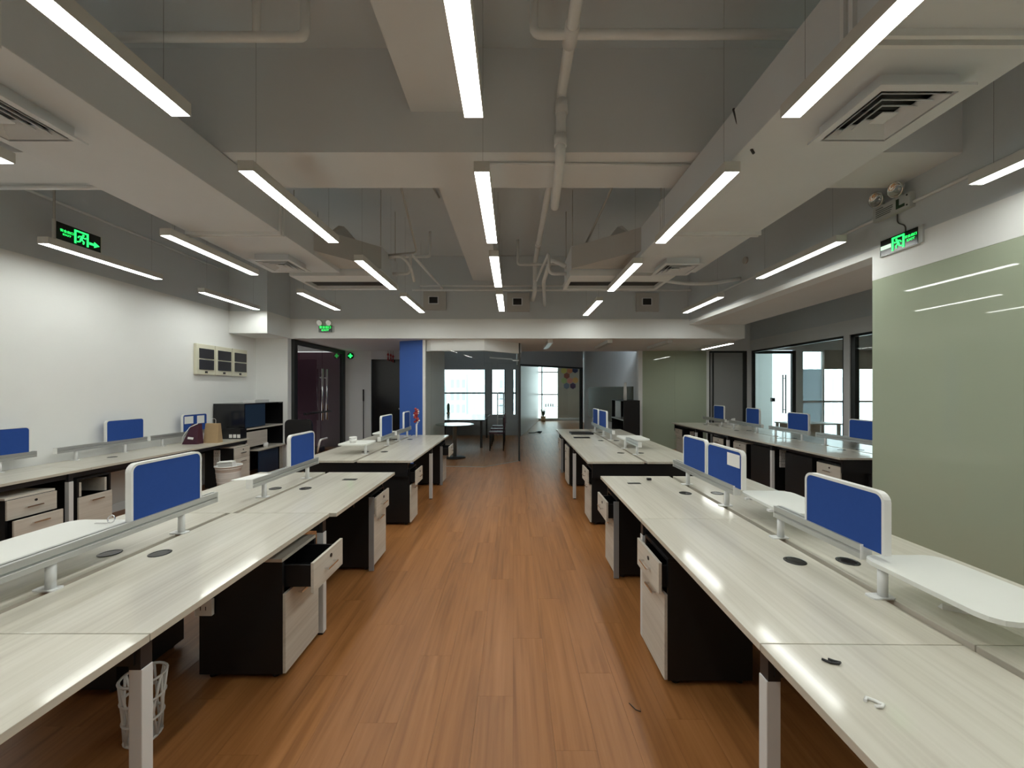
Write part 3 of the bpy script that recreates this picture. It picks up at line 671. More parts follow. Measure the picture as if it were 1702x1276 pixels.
conduit('grey conduit running along the dark band above the white left wall', [(XL + 0.015, Y0 + 0.1, 3.62), (XL + 0.015, 6.8, 3.62)], 0.016, 'pipe_paint')
conduit('grey insulated pipe from the right fan coil to the annex bulkhead', [(2.10, 5.6, 3.15), (2.5, 5.7, 3.12), (2.95, 5.8, 3.14), (XR - 0.03, 5.8, 3.22)], 0.028, 'pipe_paint', 'pipe', 0.2, 'pipe')
conduit('grey ribbed hose bending off the left fan coil', [(-1.71, 5.3, 3.36), (-1.55, 5.32, 3.40), (-1.44, 5.4, 3.28), (-1.44, 5.6, 3.12)], 0.020, 'pipe_paint', 'hose', 0.1, 'hose')
conduit('grey elbow pipe from the right fan coil into the far wall', [(0.76, 5.5, 3.30), (0.55, 5.6, 3.45), (0.52, 6.6, 3.40), (0.62, YB, 3.20)], 0.034, 'pipe_paint', 'pipe', 0.12, 'pipe')
conduit('black lamp cable hanging at the second pendant right of centre', [(1.50, 2.40, 3.02), (1.44, 2.45, 3.2), (1.43, 2.5, 3.37)], 0.008, 'black_metal', 'cable', 0.05, 'cable')
# smoke detector
sd = thing('smoke_detector', 'small round smoke detector under the far right slab', 'detector', (1.33, 3.85, 4.05))
obj('body', rel(sd).lathe([(0.03, 0), (0.05, 0.015), (0.055, 0.05), (0.045, 0.12)], 1.33, 3.85, 4.05, 16), 'lamp_housing', sd)
# vents on the upper back wall
for n, (x, z, s) in enumerate(((-1.53, 3.28, 1), (0.10, 3.25, 1), (2.62, 3.25, 1))):
    t = thing('wall_vent', ['grey exhaust vent box on the far wall left of the centre lamps', 'grey exhaust vent box on the far wall beside the last centre lamp', 'grey exhaust vent box on the far wall at the right'][n], 'air vent', (x, YB, z), group='exhaust vents on the far wall')
    obj('box', rel(t).box(x - 0.22, x + 0.22, YB - 0.06, YB, z - 0.18, z + 0.18, 0.008), 'canvas', t)
    obj('grille_frame', rel(t).box(x - 0.12, x + 0.08, YB - 0.07, YB - 0.06, z - 0.07, z + 0.08), 'duct_paint', t)
    b = rel(t); b.box(x - 0.10, x + 0.06, YB - 0.075, YB - 0.07, z - 0.055, z + 0.065); obj('grille', b, 'black_metal', t)
hole = obj('wall_sleeve', B().at(XR, 5.7, 3.46).tube([(XR - 0.03, 5.7, 3.46), (XR + 0.002, 5.7, 3.46)], 0.05, 16), 'conduit_paint'); hole.location = (XR, 5.7, 3.46)
tag(hole, 'round pipe sleeve in the dark band over the annex opening', 'pipe sleeve')

# ------------------------------------------------------------------ exit signs and emergency lights
def running_man(t, cx, cz, h, y, flip=1):
    s = h
    b = B(); f = lambda u, v: (cx + flip * u * s, cz + v * s)
    # door frame
    b.stroke([f(-.42, -.5), f(-.42, .5)], .12 * s, y - .004, y); b.stroke([f(-.48, .46), f(.48, .46)], .12 * s, y - .004, y); b.stroke([f(.42, .5), f(.42, -.5)], .12 * s, y - .004, y)
    obj('doorway_symbol', b, 'sign_green', t)
    b = B()
    hx, hz = f(.12, .27); b.prism([(hx + .075 * s * math.cos(i * PI / 5), hz + .075 * s * math.sin(i * PI / 5)) for i in range(10)], 'y', y - .004, y)
    b.stroke([f(.06, .17), f(-.04, -.10)], .16 * s, y - .004, y)
    b.stroke([f(.06, .14), f(.24, .05), f(.30, .14)], .07 * s, y - .0045, y)
    b.stroke([f(.02, .16), f(-.16, .12), f(-.25, -.02)], .07 * s, y - .0045, y)
    b.stroke([f(-.02, -.10), f(.16, -.20), f(.12, -.40)], .085 * s, y - .0045, y)
    b.stroke([f(-.06, -.08), f(-.12, -.28), f(-.30, -.34)], .085 * s, y - .0045, y)
    obj('running_figure', b, 'sign_green', t)
e1 = thing('exit_sign', 'black hanging exit sign with green running figure near the white left wall', 'sign', (-4.8, 4.26, 3.135), -PI / 2 + PI)
# local: x along sign, front = -y ; rotated so that the front faces +x
e1.rotation_euler = (0, 0, PI / 2)
obj('panel', B().box(-0.22, 0.22, 0, 0.02, 0, 0.185), 'sign_black', e1)
b = B(); b.box(-0.225, 0.225, -0.004, 0.024, -0.014, 0.0); b.box(0.22, 0.228, -0.003, 0.023, 0, 0.187); b.box(-0.235, -0.22, -0.003, 0.023, 0, 0.20)
obj('frame', b, 'lamp_housing', e1)
running_man(e1, 0.02, 0.09, 0.145, -0.001, 1)
text('lettering', '安全出口', 0.032, 'sign_green', e1, (-0.12, -0.003, 0.105))
text('lettering', 'EXIT', 0.026, 'sign_green', e1, (-0.12, -0.003, 0.068), sx=1.5)
b = B().prism([(0.10, 0.055), (0.15, 0.055), (0.15, 0.035), (0.205, 0.068), (0.15, 0.10), (0.15, 0.08), (0.10, 0.08)], 'y', -0.005, 0.0); obj('arrow', b, 'sign_green', e1)
obj('suspension_rod', B().tube(bend([(-0.225, 0.01, 0.20), (-0.225, 0.01, 0.6), (-0.21, 0.02, ZS - 3.135)], 0.05), 0.010, 8), 'conduit_paint', e1)

e2 = thing('exit_sign', 'black exit sign with green figure on the white strip over the green wall', 'sign', (XR - 0.02, 3.43, 2.79))
e2.rotation_euler = (0, 0, -PI / 2)
obj('panel', B().box(-0.165, 0.165, 0, 0.02, 0, 0.14), 'sign_black', e2)
b = B(); b.box(-0.17, 0.17, -0.003, 0.02, -0.01, 0); b.box(0.165, 0.20, 0.004, 0.02, 0.0, 0.145); b.box(-0.17, -0.165, -0.003, 0.02, 0, 0.142); obj('frame', b, 'grey_plastic', e2)
running_man(e2, 0.0, 0.068, 0.115, -0.001, -1)
text('lettering', '安全出口', 0.026, 'sign_green', e2, (0.11, -0.003, 0.088))
text('lettering', 'EXIT', 0.026, 'sign_green', e2, (0.11, -0.003, 0.055), sx=1.3)
b = B().prism([(-0.16, 0.05), (-0.065, 0.05), (-0.065, 0.085), (-0.16, 0.085)], 'y', -0.004, 0); obj('arrow', b, 'sign_white', e2)
obj('cable', B().tube(bend([(0.05, 0.015, 0.14), (0.05, 0.012, 0.20), (-0.02, 0.012, 0.25), (-0.02, 0.012, 0.33)], 0.03), 0.005, 6), 'wire', e2)

e3 = thing('exit_sign', 'small green exit sign with two lamps on the white back bulkhead', 'sign', (-3.67, YB - 0.03, 2.67))
obj('panel', B().box(-0.13, 0.13, 0, 0.03, 0, 0.13), 'sign_black', e3)
obj('frame', B().box(0.13, 0.16, 0.005, 0.03, 0, 0.12), 'grey_plastic', e3)
text('lettering', '安全出口', 0.058, 'sign_green', e3, (0, -0.003, 0.09))
text('lettering', 'EXIT', 0.048, 'sign_green', e3, (0, -0.003, 0.035), sx=1.5)
for x in (-0.09, 0.09):
    o = obj('lamp_head', B().lathe([(0.02, 0), (0.055, 0.03), (0.058, 0.06), (0.05, 0.062)], 0, 0, 0, 14), 'reflector', e3); o.location = (x, 0.0, 0.185); o.rotation_euler = (PI / 2 + 0.3, 0, 0)
    obj('lamp_arm', B().tube([(x, 0.012, 0.13), (x, 0.012, 0.17)], 0.008, 6), 'grey_plastic', e3)
e4 = thing('exit_sign', 'round dark sign with green cross by the hall ceiling', 'sign', (-4.22, YF - 0.02, 2.42))
o = obj('disc', B().lathe([(0.085, 0), (0.085, 0.02)], 0, 0, 0, 20), 'sign_black', e4); o.rotation_euler = (-PI / 2, 0, 0)
b = B(); b.box(-0.018, 0.018, -0.006, 0, -0.055, 0.055); b.box(-0.055, -0.018, -0.006, 0, -0.018, 0.018); b.box(0.018, 0.055, -0.006, 0, -0.018, 0.018); obj('cross', b, 'sign_green', e4)
el = thing('emergency_light', 'white twin spot emergency light with a dark L mark on the dark band', 'emergency light', (XR, 3.47, 3.12))
el.rotation_euler = (0, 0, -PI / 2)
obj('case', B().box(-0.17, 0.17, -0.05, 0.0, 0, 0.13, 0.006), 'grey_plastic', el)
b = B(); b.box(0.05, 0.075, -0.053, -0.05, 0.025, 0.11); b.box(0.075, 0.125, -0.053, -0.05, 0.025, 0.05); obj('l_mark', b, 'dark_green', el)
b = B()
for i, (x1, z) in enumerate(((-0.07, 0.105), (0.02, 0.085), (0.02, 0.068), (0.01, 0.05), (0.0, 0.033))): b.box(-0.14, x1, -0.0515, -0.05, z - 0.004, z + 0.004)
obj('printed_lines', b, 'print_grey', el)
b = B()
for z in (0.025, 0.11): b.tube([(0.145, -0.053, z), (0.145, -0.05, z)], 0.007, 8)
obj('screw', b, 'black_metal', el)
for x in (-0.10, 0.08):
    o = obj('spot_lamp', B().lathe([(0.02, 0), (0.05, 0.03), (0.068, 0.06), (0.07, 0.075), (0.06, 0.076), (0.052, 0.06), (0.02, 0.035), (0.008, 0.05)], 0, 0, 0, 20), 'reflector', el); o.location = (x, -0.02, 0.205); o.rotation_euler = (PI / 2 + 0.25, 0, 0)
    obj('lamp_arm', B().tube([(x, -0.02, 0.12), (x, -0.02, 0.17)], 0.010, 8), 'grey_plastic', el)

# ------------------------------------------------------------------ breaker boxes on the left wall
for n in range(3):
    y0 = [6.10, 6.49, 6.88][n] - 0.02; wv = 0.375
    t = thing('breaker_box', ['cream breaker box with dark flaps on the left wall, nearest of three', 'cream breaker box with dark flaps on the left wall, middle of three', 'cream breaker box with dark flaps on the left wall, farthest of three'][n], 'breaker box', (XL, y0 + wv / 2, 1.79), group='breaker boxes')
    obj('case', rel(t).box(XL, XL + 0.05, y0, y0 + wv, 1.79, 2.28, 0.008), 'cream_plastic', t)
    for z0, z1 in ((1.87, 2.03), (2.05, 2.21)):
        obj('flap', rel(t).box(XL + 0.05, XL + 0.062, y0 + 0.05, y0 + wv - 0.03, z0, z1, 0.004), 'smoke_plastic', t)
    obj('latch', rel(t).box(XL + 0.05, XL + 0.064, y0 + wv / 2 - 0.02, y0 + wv / 2 + 0.02, 1.815, 1.845), 'black_metal', t)
# wall sockets on the corner wall
for n, x in enumerate((-4.84, -4.70)):
    t = thing('wall_switch', ['left', 'right'][n] + ' white switch plate on the narrow wall beside the entrance', 'switch', (x, YB, 1.30))
    obj('plate', rel(t).box(x - 0.043, x + 0.043, YB - 0.008, YB, 1.26, 1.346, 0.002), 'white_plastic', t)
    obj('rocker', rel(t).box(x - 0.02, x + 0.02, YB - 0.012, YB - 0.008, 1.28, 1.30), 'print_grey', t)

# ------------------------------------------------------------------ workstation benches
TH = 0.025; DZ = 0.75
def desk_bench(label, xa, xb, slot, y_lo, mods, ml, leg_ys, rz=0.0, end_near=True, leg_sides=(1, 1), wall=False, shift=()):
    """xa..slot and slot..xb are the two boards of every module"""
    t = thing('desk_bench', label, 'desk', ((xa + xb) / 2, y_lo + mods * ml / 2, 0), rz)
    g = 0.018; cols = [(xa, slot - g), (slot + g, xb)] if not wall else [(xa, xb)]
    for k in range(mods):
        y0, y1 = y_lo + k * ml, y_lo + (k + 1) * ml
        sh = shift[k] if shift else 0.0
        for (x0, x1) in [(u + sh, v + sh) for u, v in cols]:
            d = obj('desktop', rel(t).box(x0, x1, y0 + 0.0015, y1 - 0.0015, DZ - TH, DZ, 0.0025), 'desk_oak', t)
            gx = (slot + sh + (0.122 if (x0 + x1) / 2 > slot else -0.122))
            b = rel(t).lathe([(0.046, 0), (0.046, 0.002), (0.038, 0.003), (0.036, 0.0015)], gx, (y0 + y1) / 2, DZ, 20)
            obj('grommet', b, 'black_gloss', d)
    ins = 0.10; L0, L1 = y_lo + 0.04, y_lo + mods * ml - 0.04
    for x in ((xa + ins, xb - ins) if not wall else (xa + ins, xb - 0.05)):
        obj('rail_beam', rel(t).box(x - 0.02, x + 0.02, L0, L1, 0.675, DZ - TH), 'black_metal', t)
    obj('cable_tray', rel(t).box(slot - 0.06, slot + 0.06, L0 + 0.1, L1 - 0.1, 0.56, 0.66), 'black_metal', t)
    for y in leg_ys:
        obj('cross_beam', rel(t).box(xa + 0.03, xb - 0.03, y - 0.025, y + 0.025, 0.66, 0.70), 'black_metal', t)
        for sd, on in ((-1, leg_sides[0]), (1, leg_sides[1])):
            if not on: continue
            xo = xa + 0.008 if sd < 0 else xb - 0.008; xi = xo - sd * 0.043
            obj('leg', rel(t).box(xo, xi, y - 0.02, y + 0.02, 0.012, 0.645, 0.004), 'white_metal', t)
            obj('leg_joint', rel(t).box(xo - sd * 0.004, xi, y - 0.02, y + 0.02, 0.645, DZ - TH), 'black_metal', t)
            obj('foot', rel(t).box(xo - sd * 0.006, xi + sd * 0.006, y - 0.017, y + 0.017, 0, 0.012), 'black_metal', t)
    for y, s in ((y_lo + 0.03, 1), (y_lo + mods * ml - 0.03, -1)):
        obj('end_apron', rel(t).box(xa + 0.06, xb - 0.06, y, y + s * 0.025, 0.56, DZ - TH), 'black_lam', t)
        b = rel(t)
        for x in (xa + 0.42, xb - 0.42) if not wall else (xa + 0.35,): b.box(x - 0.02, x + 0.02, y, y + s * 0.03, 0, 0.56)
        obj('end_post', b, 'black_metal', t)
    return t
LA = dict(xa=-2.495, xb=-1.19, slot=-1.845)
bA = desk_bench('near left bench of pale oak desktops with white legs and black grommets', **LA, y_lo=0.03, mods=3, ml=1.232, leg_ys=(1.262, 2.45), shift=(0, 0, 0.045))
bB = desk_bench('far left bench of pale oak desktops behind the near left bench', xa=-2.43, xb=-1.135, slot=-1.775, y_lo=4.33, mods=2, ml=1.22, leg_ys=(5.45,))
bC = desk_bench('near right bench of pale oak desktops in front of the green wall', xa=0.785, xb=2.085, slot=1.435, y_lo=0.03, mods=3, ml=1.175, leg_ys=(1.205, 2.40), rz=-0.012)
bD = desk_bench('far right bench of pale oak desktops behind the near right bench', xa=0.845, xb=2.14, slot=1.49, y_lo=4.26, mods=3, ml=1.17, leg_ys=(5.45,), rz=-0.012)
bE = desk_bench('long annex bench of pale oak desktops beyond the green wall', xa=3.82, xb=5.12, slot=4.47, y_lo=4.5, mods=4, ml=1.2, leg_ys=(5.72, 6.9, 8.1))
bW = desk_bench('single row bench of pale oak desktops along the white left wall', xa=XL + 0.02, xb=-4.33, slot=-4.86, y_lo=1.55, mods=4, ml=1.2, leg_ys=(2.75, 3.78, 5.15), leg_sides=(0, 1), wall=True)

# ------------------------------------------------------------------ accessory rails, desk screens, raised plates
RZ0, RZ1 = 0.855, 0.915
def rail(label, x, y0, y1, posts, wall=False, group='aluminium accessory rails'):
    t = thing('accessory_rail', label, 'rail', (x, (y0 + y1) / 2, DZ), group=group)
    # grooved section, extruded along y
    b = rel(t); b.prism([(x - 0.022, RZ0), (x + 0.022, RZ0), (x + 0.022, RZ0 + 0.022), (x + 0.014, RZ0 + 0.028), (x + 0.022, RZ0 + 0.034), (x + 0.022, RZ1), (x + 0.006, RZ1), (x + 0.006, RZ1 - 0.008), (x - 0.006, RZ1 - 0.008), (x - 0.006, RZ1), (x - 0.022, RZ1), (x - 0.022, RZ0 + 0.034), (x - 0.014, RZ0 + 0.028), (x - 0.022, RZ0 + 0.022)], 'y', y0 + 0.004, y1 - 0.004)
    obj('rail_bar', b, 'aluminium', t)
    for y, s in ((y0, 1), (y1, -1)): obj('end_cap', rel(t).box(x - 0.023, x + 0.023, y, y + s * 0.004, RZ0 - 0.001, RZ1 + 0.001), 'white_plastic', t)
    for y in posts:
        p = obj('post', rel(t).tube([(x, y, DZ), (x, y, RZ0)], 0.0165, 12), 'white_metal', t)
        obj('foot_plate', rel(t).prism(rrect(x - 0.055, x + 0.035, y - 0.022, y + 0.022, 0.012), 'z', DZ, DZ + 0.006), 'white_metal', p)
    return t
def screen(label, x, y0, y1, z1=1.165, wall=False):
    t = thing('desk_screen', label, 'screen', (x, (y0 + y1) / 2, RZ1 - 0.008), group='blue desk screens')
    z0 = RZ1 - 0.008; e = 0.012; r = 0.04
    b = rel(t); b.prism(rrect(y0 + e, y1 - e, z0 + 0.001, z1 - e, r - e, (0, 0, 1, 1)), 'x', x - 0.0125, x + 0.0125)
    obj('fabric_panel', b, 'blue_fabric', t)
    out = rrect(y0, y1, z0, z1, r, (0, 0, 1, 1)); inn = rrect(y0 + e - .0005, y1 - e + .0005, z0, z1 - e + .0005, r - e, (0, 0, 1, 1))
    b = rel(t); bm = b.bm; n = len(out)
    V = lambda p, xx: bm.verts.new(Vector((xx, p[0], p[1])) - b.o)
    oa = [V(p, x - 0.014) for p in out]; ob = [V(p, x + 0.014) for p in out]; ia = [V(p, x - 0.014) for p in inn]; ib = [V(p, x + 0.014) for p in inn]
    for i in range(n):
        j = (i + 1) % n
        if i == 0: continue          # open bottom side sits in the rail
        bm.faces.new([oa[i], oa[j], ia[j], ia[i]]); bm.faces.new([ob[i], ib[i], ib[j], ob[j]])
        bm.faces.new([oa[i], ob[i], ob[j], oa[j]]); bm.faces.new([ia[i], ia[j], ib[j], ib[i]])
    for i in (0, 1): bm.faces.new([oa[i], ia[i], ib[i], ob[i]])
    obj('white_edging', b, 'white_plastic', t)
    return t
def plate(label, x0, x1, y0, y1, xr, rot=0.0, post=None):
    """white shelf plate clipped to the side of a rail at xr"""
    zp = 0.862; cx, cy = (x0 + x1) / 2, (y0 + y1) / 2
    t = thing('raised_shelf', label, 'shelf', (cx, cy, zp), rot, group='white raised shelf plates')
    obj('plate', B().prism(rrect(x0 - cx, x1 - cx, y0 - cy, y1 - cy, 0.06, n=3), 'z', 0, 0.016), 'plate_white', t)
    s_ = 1 if xr < cx else -1
    if post:
        c_ = Matrix.Rotation(-rot, 3, 'Z') @ Vector((post[0] - cx, post[1] - cy, 0)); px, py = c_.x, c_.y
        p = obj('post', B().tube([(px, py, DZ - zp), (px, py, 0)], 0.0165, 12), 'white_metal', t)
        obj('foot_plate', B().prism(rrect(px - 0.055, px + 0.035, py - 0.022, py + 0.022, 0.012), 'z', DZ - zp, DZ - zp + 0.006), 'white_metal', p)
        return t
    for dy in (-0.12, 0.12): obj('bracket', B().box(xr + s_ * 0.024 - cx, cx - cx, dy - 0.012, dy + 0.012, -0.012, 0.0), 'white_metal', t)
    return t
XS = -1.85
rail('aluminium rail along the near left bench under the nearest blue screen', XS, 1.0, 2.385, (1.54, 2.147))
rail('aluminium rail along the near left bench under its far blue screen', XS, 2.70, 3.62, (2.86, 3.46))
screen('blue desk screen with white edging on the near left bench, nearest the camera', XS, 1.85, 2.27, 1.19)
screen('blue desk screen with white edging at the far end of the near left bench', XS, 3.17, 3.56, 1.17)
plate('white raised plate at the photo edge of the near left bench', -2.27, -1.90, 1.38, 1.99, XS)
XS = -1.79
rail('aluminium rail on the far left bench beside the cup plate', XS, 5.14, 5.75, (5.5,))
rail('aluminium rail at the far end of the far left bench', XS, 5.85, 6.68, (6.0, 6.5))
screen('small blue desk screen in the middle of the far left bench', XS, 5.20, 5.66, 1.19)
screen('small blue desk screen on the far left bench nearest the blue wall', XS, 6.28, 6.62, 1.18)
plate('white raised plate carrying a cup on the far left bench', -2.16, -1.80, 4.70, 5.10, XS, 0.0, post=(-1.825, 4.76))
plate('white raised plate behind the screen on the far left bench', -2.16, -1.85, 5.85, 6.25, XS)
XS = 1.455
rail('aluminium rail at the far end of the near right bench under two screens', XS + 0.015, 2.53, 3.49, (3.24, 2.65))
rail('aluminium rail of the near right bench under the nearest blue screen', XS - 0.01, 1.575, 2.105, (2.08,))
screen('blue desk screen at the far end of the near right bench', XS + 0.015, 2.915, 3.30, 1.165)
screen('blue desk screen with a taped white paper on the near right bench', XS + 0.015, 2.45, 2.89, 1.155)
screen('blue desk screen on the near right bench, nearest the camera', XS - 0.01, 1.485, 1.89, 1.15)
plate('white raised plate between two blue screens of the near right bench', 1.49, 1.81, 2.08, 2.56, XS - 0.01, -0.06)
plate('white raised plate nearest the camera on the near right bench', 1.40, 1.72, 1.11, 1.565, XS, post=(1.424, 1.484))
pp = obj('paper_note', B().at(XS, 2.53, 1.06).box(XS + 0.0005, XS + 0.0015, 2.475, 2.62, 1.04, 1.125), 'paper'); pp.location = (XS, 2.53, 1.06)
tag(pp, 'white paper note taped to a blue screen of the near right bench', 'paper')
XS = 1.52
rail('aluminium rail on the far right bench at its near end', XS, 4.62, 5.12, (4.72,))
rail('aluminium rail at the far end of the far right bench', XS + 0.03, 5.95, 7.5, (6.1, 6.6, 7.3))
screen('small blue desk screen in the middle of the far right bench', XS + 0.03, 6.36, 6.9, 1.19)
screen('small blue desk screen at the far end of the far right bench', XS + 0.03, 7.0, 7.42, 1.19)
plate('white raised plate on the far right bench', 1.50, 1.85, 5.16, 5.64, XS, post=(1.52, 5.22))
XS = 4.5
for n, (a, c) in enumerate(((8.15, 9.1), (6.95, 8.0), (5.85, 6.75), (4.6, 5.7))):
    nm = ['farthest', 'third', 'second', 'nearest'][n]
    rail('aluminium rail of the annex bench, %s from the green wall' % nm, XS, a, c, (a + 0.15, c - 0.15))
    sy = [(8.2, 8.62), (7.02, 7.42), (5.85, 6.3), (4.72, 5.15)][n]
    screen('blue desk screen of the annex bench, %s from the green wall' % nm, XS, sy[0], sy[1], [1.20, 1.20, 1.18, 1.16][n])
plate('white raised plate of the annex bench beside its second screen', 4.54, 4.86, 6.32, 6.72, XS)
plate('white raised plate of the annex bench beside its nearest screen', 4.54, 4.86, 5.2, 5.62, XS)
XS = -4.94
for n, (a, c, s0, s1) in enumerate(((2.9, 3.98, 3.45, 3.93), (4.15, 5.18, 4.66, 5.14), (5.22, 6.25, 5.74, 6.2))):
    nm = ['nearest', 'second', 'farthest'][n]
    rail('aluminium rail on the left wall bench, %s of three' % nm, XS, a, c, (a + 0.2, c - 0.28))
    screen('blue desk screen on the left wall bench' + [' at the photo edge', ', middle of three', ' with white papers pinned on it'][n], XS, s0, s1, 1.175)
for n, (a, c, z0, z1) in enumerate(((5.77, 5.93, 1.03, 1.14), (6.0, 6.14, 1.02, 1.14))):
    o = obj('paper_note', B().at(XS + 0.014, a, z0).box(XS + 0.0135, XS + 0.0145, a, c, z0, z1), 'paper'); o.location = (XS + 0.014, a, z0)
    tag(o, ['left', 'right'][n] + ' white paper pinned to the farthest left wall screen', 'paper')

# ------------------------------------------------------------------ pedestals
def pedestal(label, x, y0, w, face, pulls, h=0.645, depth=0.46, top='pale', nd=2, strip=False, missing=False, rot=0.0):
    """front plane at x, facing face=+1/-1 along X, occupying y0..y0+w; pulls per drawer from the top"""
    t = thing('drawer_pedestal', label, 'drawer unit', (x, y0 + w / 2, 0), 0 if face > 0 else PI)
    t.rotation_euler.z += rot
    hw = w / 2; th = 0.018
    b = B(); zb = 0.03
    b.box(-depth, -0.018, -hw, -hw + th, zb, h - th); b.box(-depth, -0.018, hw - th, hw, zb, h - th); b.box(-depth, -depth + th, -hw + th, hw - th, zb, h - th); b.box(-depth + th, -0.018, -hw + th, hw - th, zb, zb + th)
    obj('body', b, 'black_lam', t)
    b = B(); b.box(-depth, -0.018, -hw, hw, h - th, h, 0.002)
    obj('top', b, 'front_oak' if top == 'pale' else 'black_lam', t)
    b = B()
    for sx in (-depth + 0.05, -0.07):
        for sy in (-hw + 0.04, hw - 0.04): b.lathe([(0.02, 0), (0.02, zb)], sx, sy, 0, 10)
    obj('castor', b, 'black_metal', t)
    z1 = h - th - 0.004; hs = [0.165, z1 - zb - 0.165] if nd == 2 else [0.17, 0.19, z1 - zb - 0.36]
    for k, hh in enumerate(hs):
        z0 = z1 - hh + 0.004; p = pulls[k]
        if missing and k == 0:
            for sy in (-hw + 0.03, hw - 0.05): obj('runner', B().box(-0.3, -0.03, sy, sy + 0.02, z0, z1 - 0.02), 'front_oak', t)
            z1 -= hh; continue
        d = obj('drawer', B().box(p - 0.016, p, -hw + 0.001, hw - 0.001, z0, z1, 0.0015), 'front_oak', t)
        if p > 0.02:
            b = B(); q = -0.3
            for sy in (-hw + 0.03, hw - 0.042): b.box(q, p - 0.016, sy, sy + 0.012, z0 + 0.02, z1 - 0.025)
            b.box(q, p - 0.016, -hw + 0.042, hw - 0.042, z0 + 0.02, z0 + 0.03); b.box(q, q + 0.012, -hw + 0.042, hw - 0.042, z0 + 0.03, z1 - 0.025)
            obj('drawer_box', b, 'black_lam', d)
        zc = z1 - 0.085 if k == 0 else z1 - 0.05
        b = B()
        b.box(p + 0.018, p + 0.026, -0.06, 0.06, zc - 0.005, zc + 0.005); b.box(p, p + 0.02, -0.055, -0.048, zc - 0.004, zc + 0.004); b.box(p, p + 0.02, 0.048, 0.055, zc - 0.004, zc + 0.004)
        obj('handle', b, 'chrome', d)
        if k == 0: obj('lock', B().tube([(p, 0.02, z1 - 0.04), (p + 0.004, 0.02, z1 - 0.04)], 0.011, 10), 'black_metal', d)
        z1 -= hh
    if strip:
        s = -hw if face > 0 else hw
        obj('edge_strip', B().box(-0.03, 0.012, s - 0.012 * (1 if s < 0 else -1), s, 0.005, 0.63), 'grey_edge', t)
    return t
GR = None
pedestal('black pedestal back under the rear desktops of the near left bench', -2.47, 1.95, 0.40, -1, (0.0, 0.0), top='black')
pedestal('black pedestal back at the far rear of the near left bench', -2.47, 3.2, 0.40, -1, (0.0, 0.0), top='black')
pedestal('black pedestal back under the rear desktops of the near right bench', 2.06, 1.9, 0.40, 1, (0.0, 0.0), top='black')
pedestal('black pedestal back at the far rear of the near right bench', 2.10, 3.1, 0.36, 1, (0.0, 0.0), top='black')
pedestal('black drawer pedestal with open top drawer under the near left bench', -1.215, 2.055, 0.35, 1, (0.15, 0.0), top='pale')
pedestal('black drawer pedestal with grey edge at the far end of the near left bench', -1.20, 3.29, 0.34, 1, (0.03, 0.0), top='black', strip=True)
pedestal('black drawer pedestal with open drawer at the near end of the far left bench', -1.165, 4.395, 0.30, 1, (0.06, 0.0), top='black')
pedestal('drawer pedestal with open drawer at the far end of the far left bench', -1.15, 6.22, 0.40, 1, (0.12, 0.0), top='black', strip=True)
pedestal('black drawer pedestal with half open drawer under the near right bench', 0.79, 2.01, 0.35, -1, (0.03, 0.0), top='black', h=0.665)
pedestal('drawer pedestal with pulled drawer at the far end of the near right bench', 0.835, 3.16, 0.33, -1, (0.07, 0.0), top='black', strip=True)
pedestal('black drawer pedestal at the near end of the far right bench', 0.88, 4.40, 0.34, -1, (0.03, 0.0), top='black')
pedestal('pale fronted drawer pedestal in the middle of the far right bench', 0.88, 6.15, 0.40, -1, (0.0, 0.0), top='black')
pedestal('drawer pedestal at the far end of the far right bench', 0.90, 7.16, 0.40, -1, (0.02, 0.0), top='black', strip=True)
pedestal('drawer pedestal of the annex bench, closest to the green wall', 3.90, 4.59, 0.36, -1, (0.0, 0.0), top='black')
pedestal('black pedestal back of the annex bench, second from the green wall', 4.38, 5.05, 0.50, 1, (0.0, 0.0), top='black')
pedestal('black pedestal back of the annex bench beyond its first white leg', 4.38, 5.80, 0.55, 1, (0.0, 0.0), top='black')
pedestal('drawer pedestal of the annex bench, third from its far end', 3.92, 6.50, 0.36, -1, (0.0, 0.0), top='pale')
pedestal('drawer pedestal of the annex bench, second from its far end', 3.92, 7.2, 0.36, -1, (0.0, 0.0), top='black')
pedestal('drawer pedestal of the annex bench at its far end', 3.90, 8.85, 0.36, -1, (0.03, 0.0), top='black')
pedestal('three drawer pedestal with pale top under the left wall bench at the photo edge', -4.30, 3.27, 0.36, 1, (0.0, 0.06, 0.0), top='pale', h=0.62, nd=3)
pedestal('drawer pedestal missing its top drawer under the left wall bench', -4.31, 3.82, 0.32, 1, (0.0, 0.0), top='black', missing=True, h=0.66)
pedestal('drawer pedestal at the far end of the left wall bench by the black cabinet', -4.29, 5.93, 0.34, 1, (0.0, 0.0), top='pale', h=0.66)

# ------------------------------------------------------------------ cabinets
cabt = thing('sideboard_cabinet', 'tall black sideboard with blue sliding door in the left corner', 'cabinet', (-4.77, 7.0, 0))
x0, x1, y0, y1, zt = XL + 0.02, -4.51, 6.46, YB - 0.005, 1.31
b = rel(cabt); b.box(x0, x1, y0, y0 + 0.02, 0, zt); b.box(x0, x1, y1 - 0.02, y1, 0, zt); b.box(x0, x1, y0 + 0.02, y1 - 0.02, zt - 0.02, zt); b.box(x0, x0 + 0.015, y0 + 0.02, y1 - 0.02, 0, zt - 0.02)
b.box(x0, x1 - 0.03, y0 + 0.62, y0 + 0.635, 0.48, 0.86)
obj('carcass', b, 'black_gloss', cabt)
obj('sliding_door', rel(cabt).box(x1 - 0.02, x1 - 0.005, y0 + 0.02, y0 + 0.55, 0.90, zt - 0.02), 'navy_door', cabt)
obj('shelf', rel(cabt).box(x0, x1 + 0.01, y0, y1, 0.86, 0.885), 'front_oak', cabt)
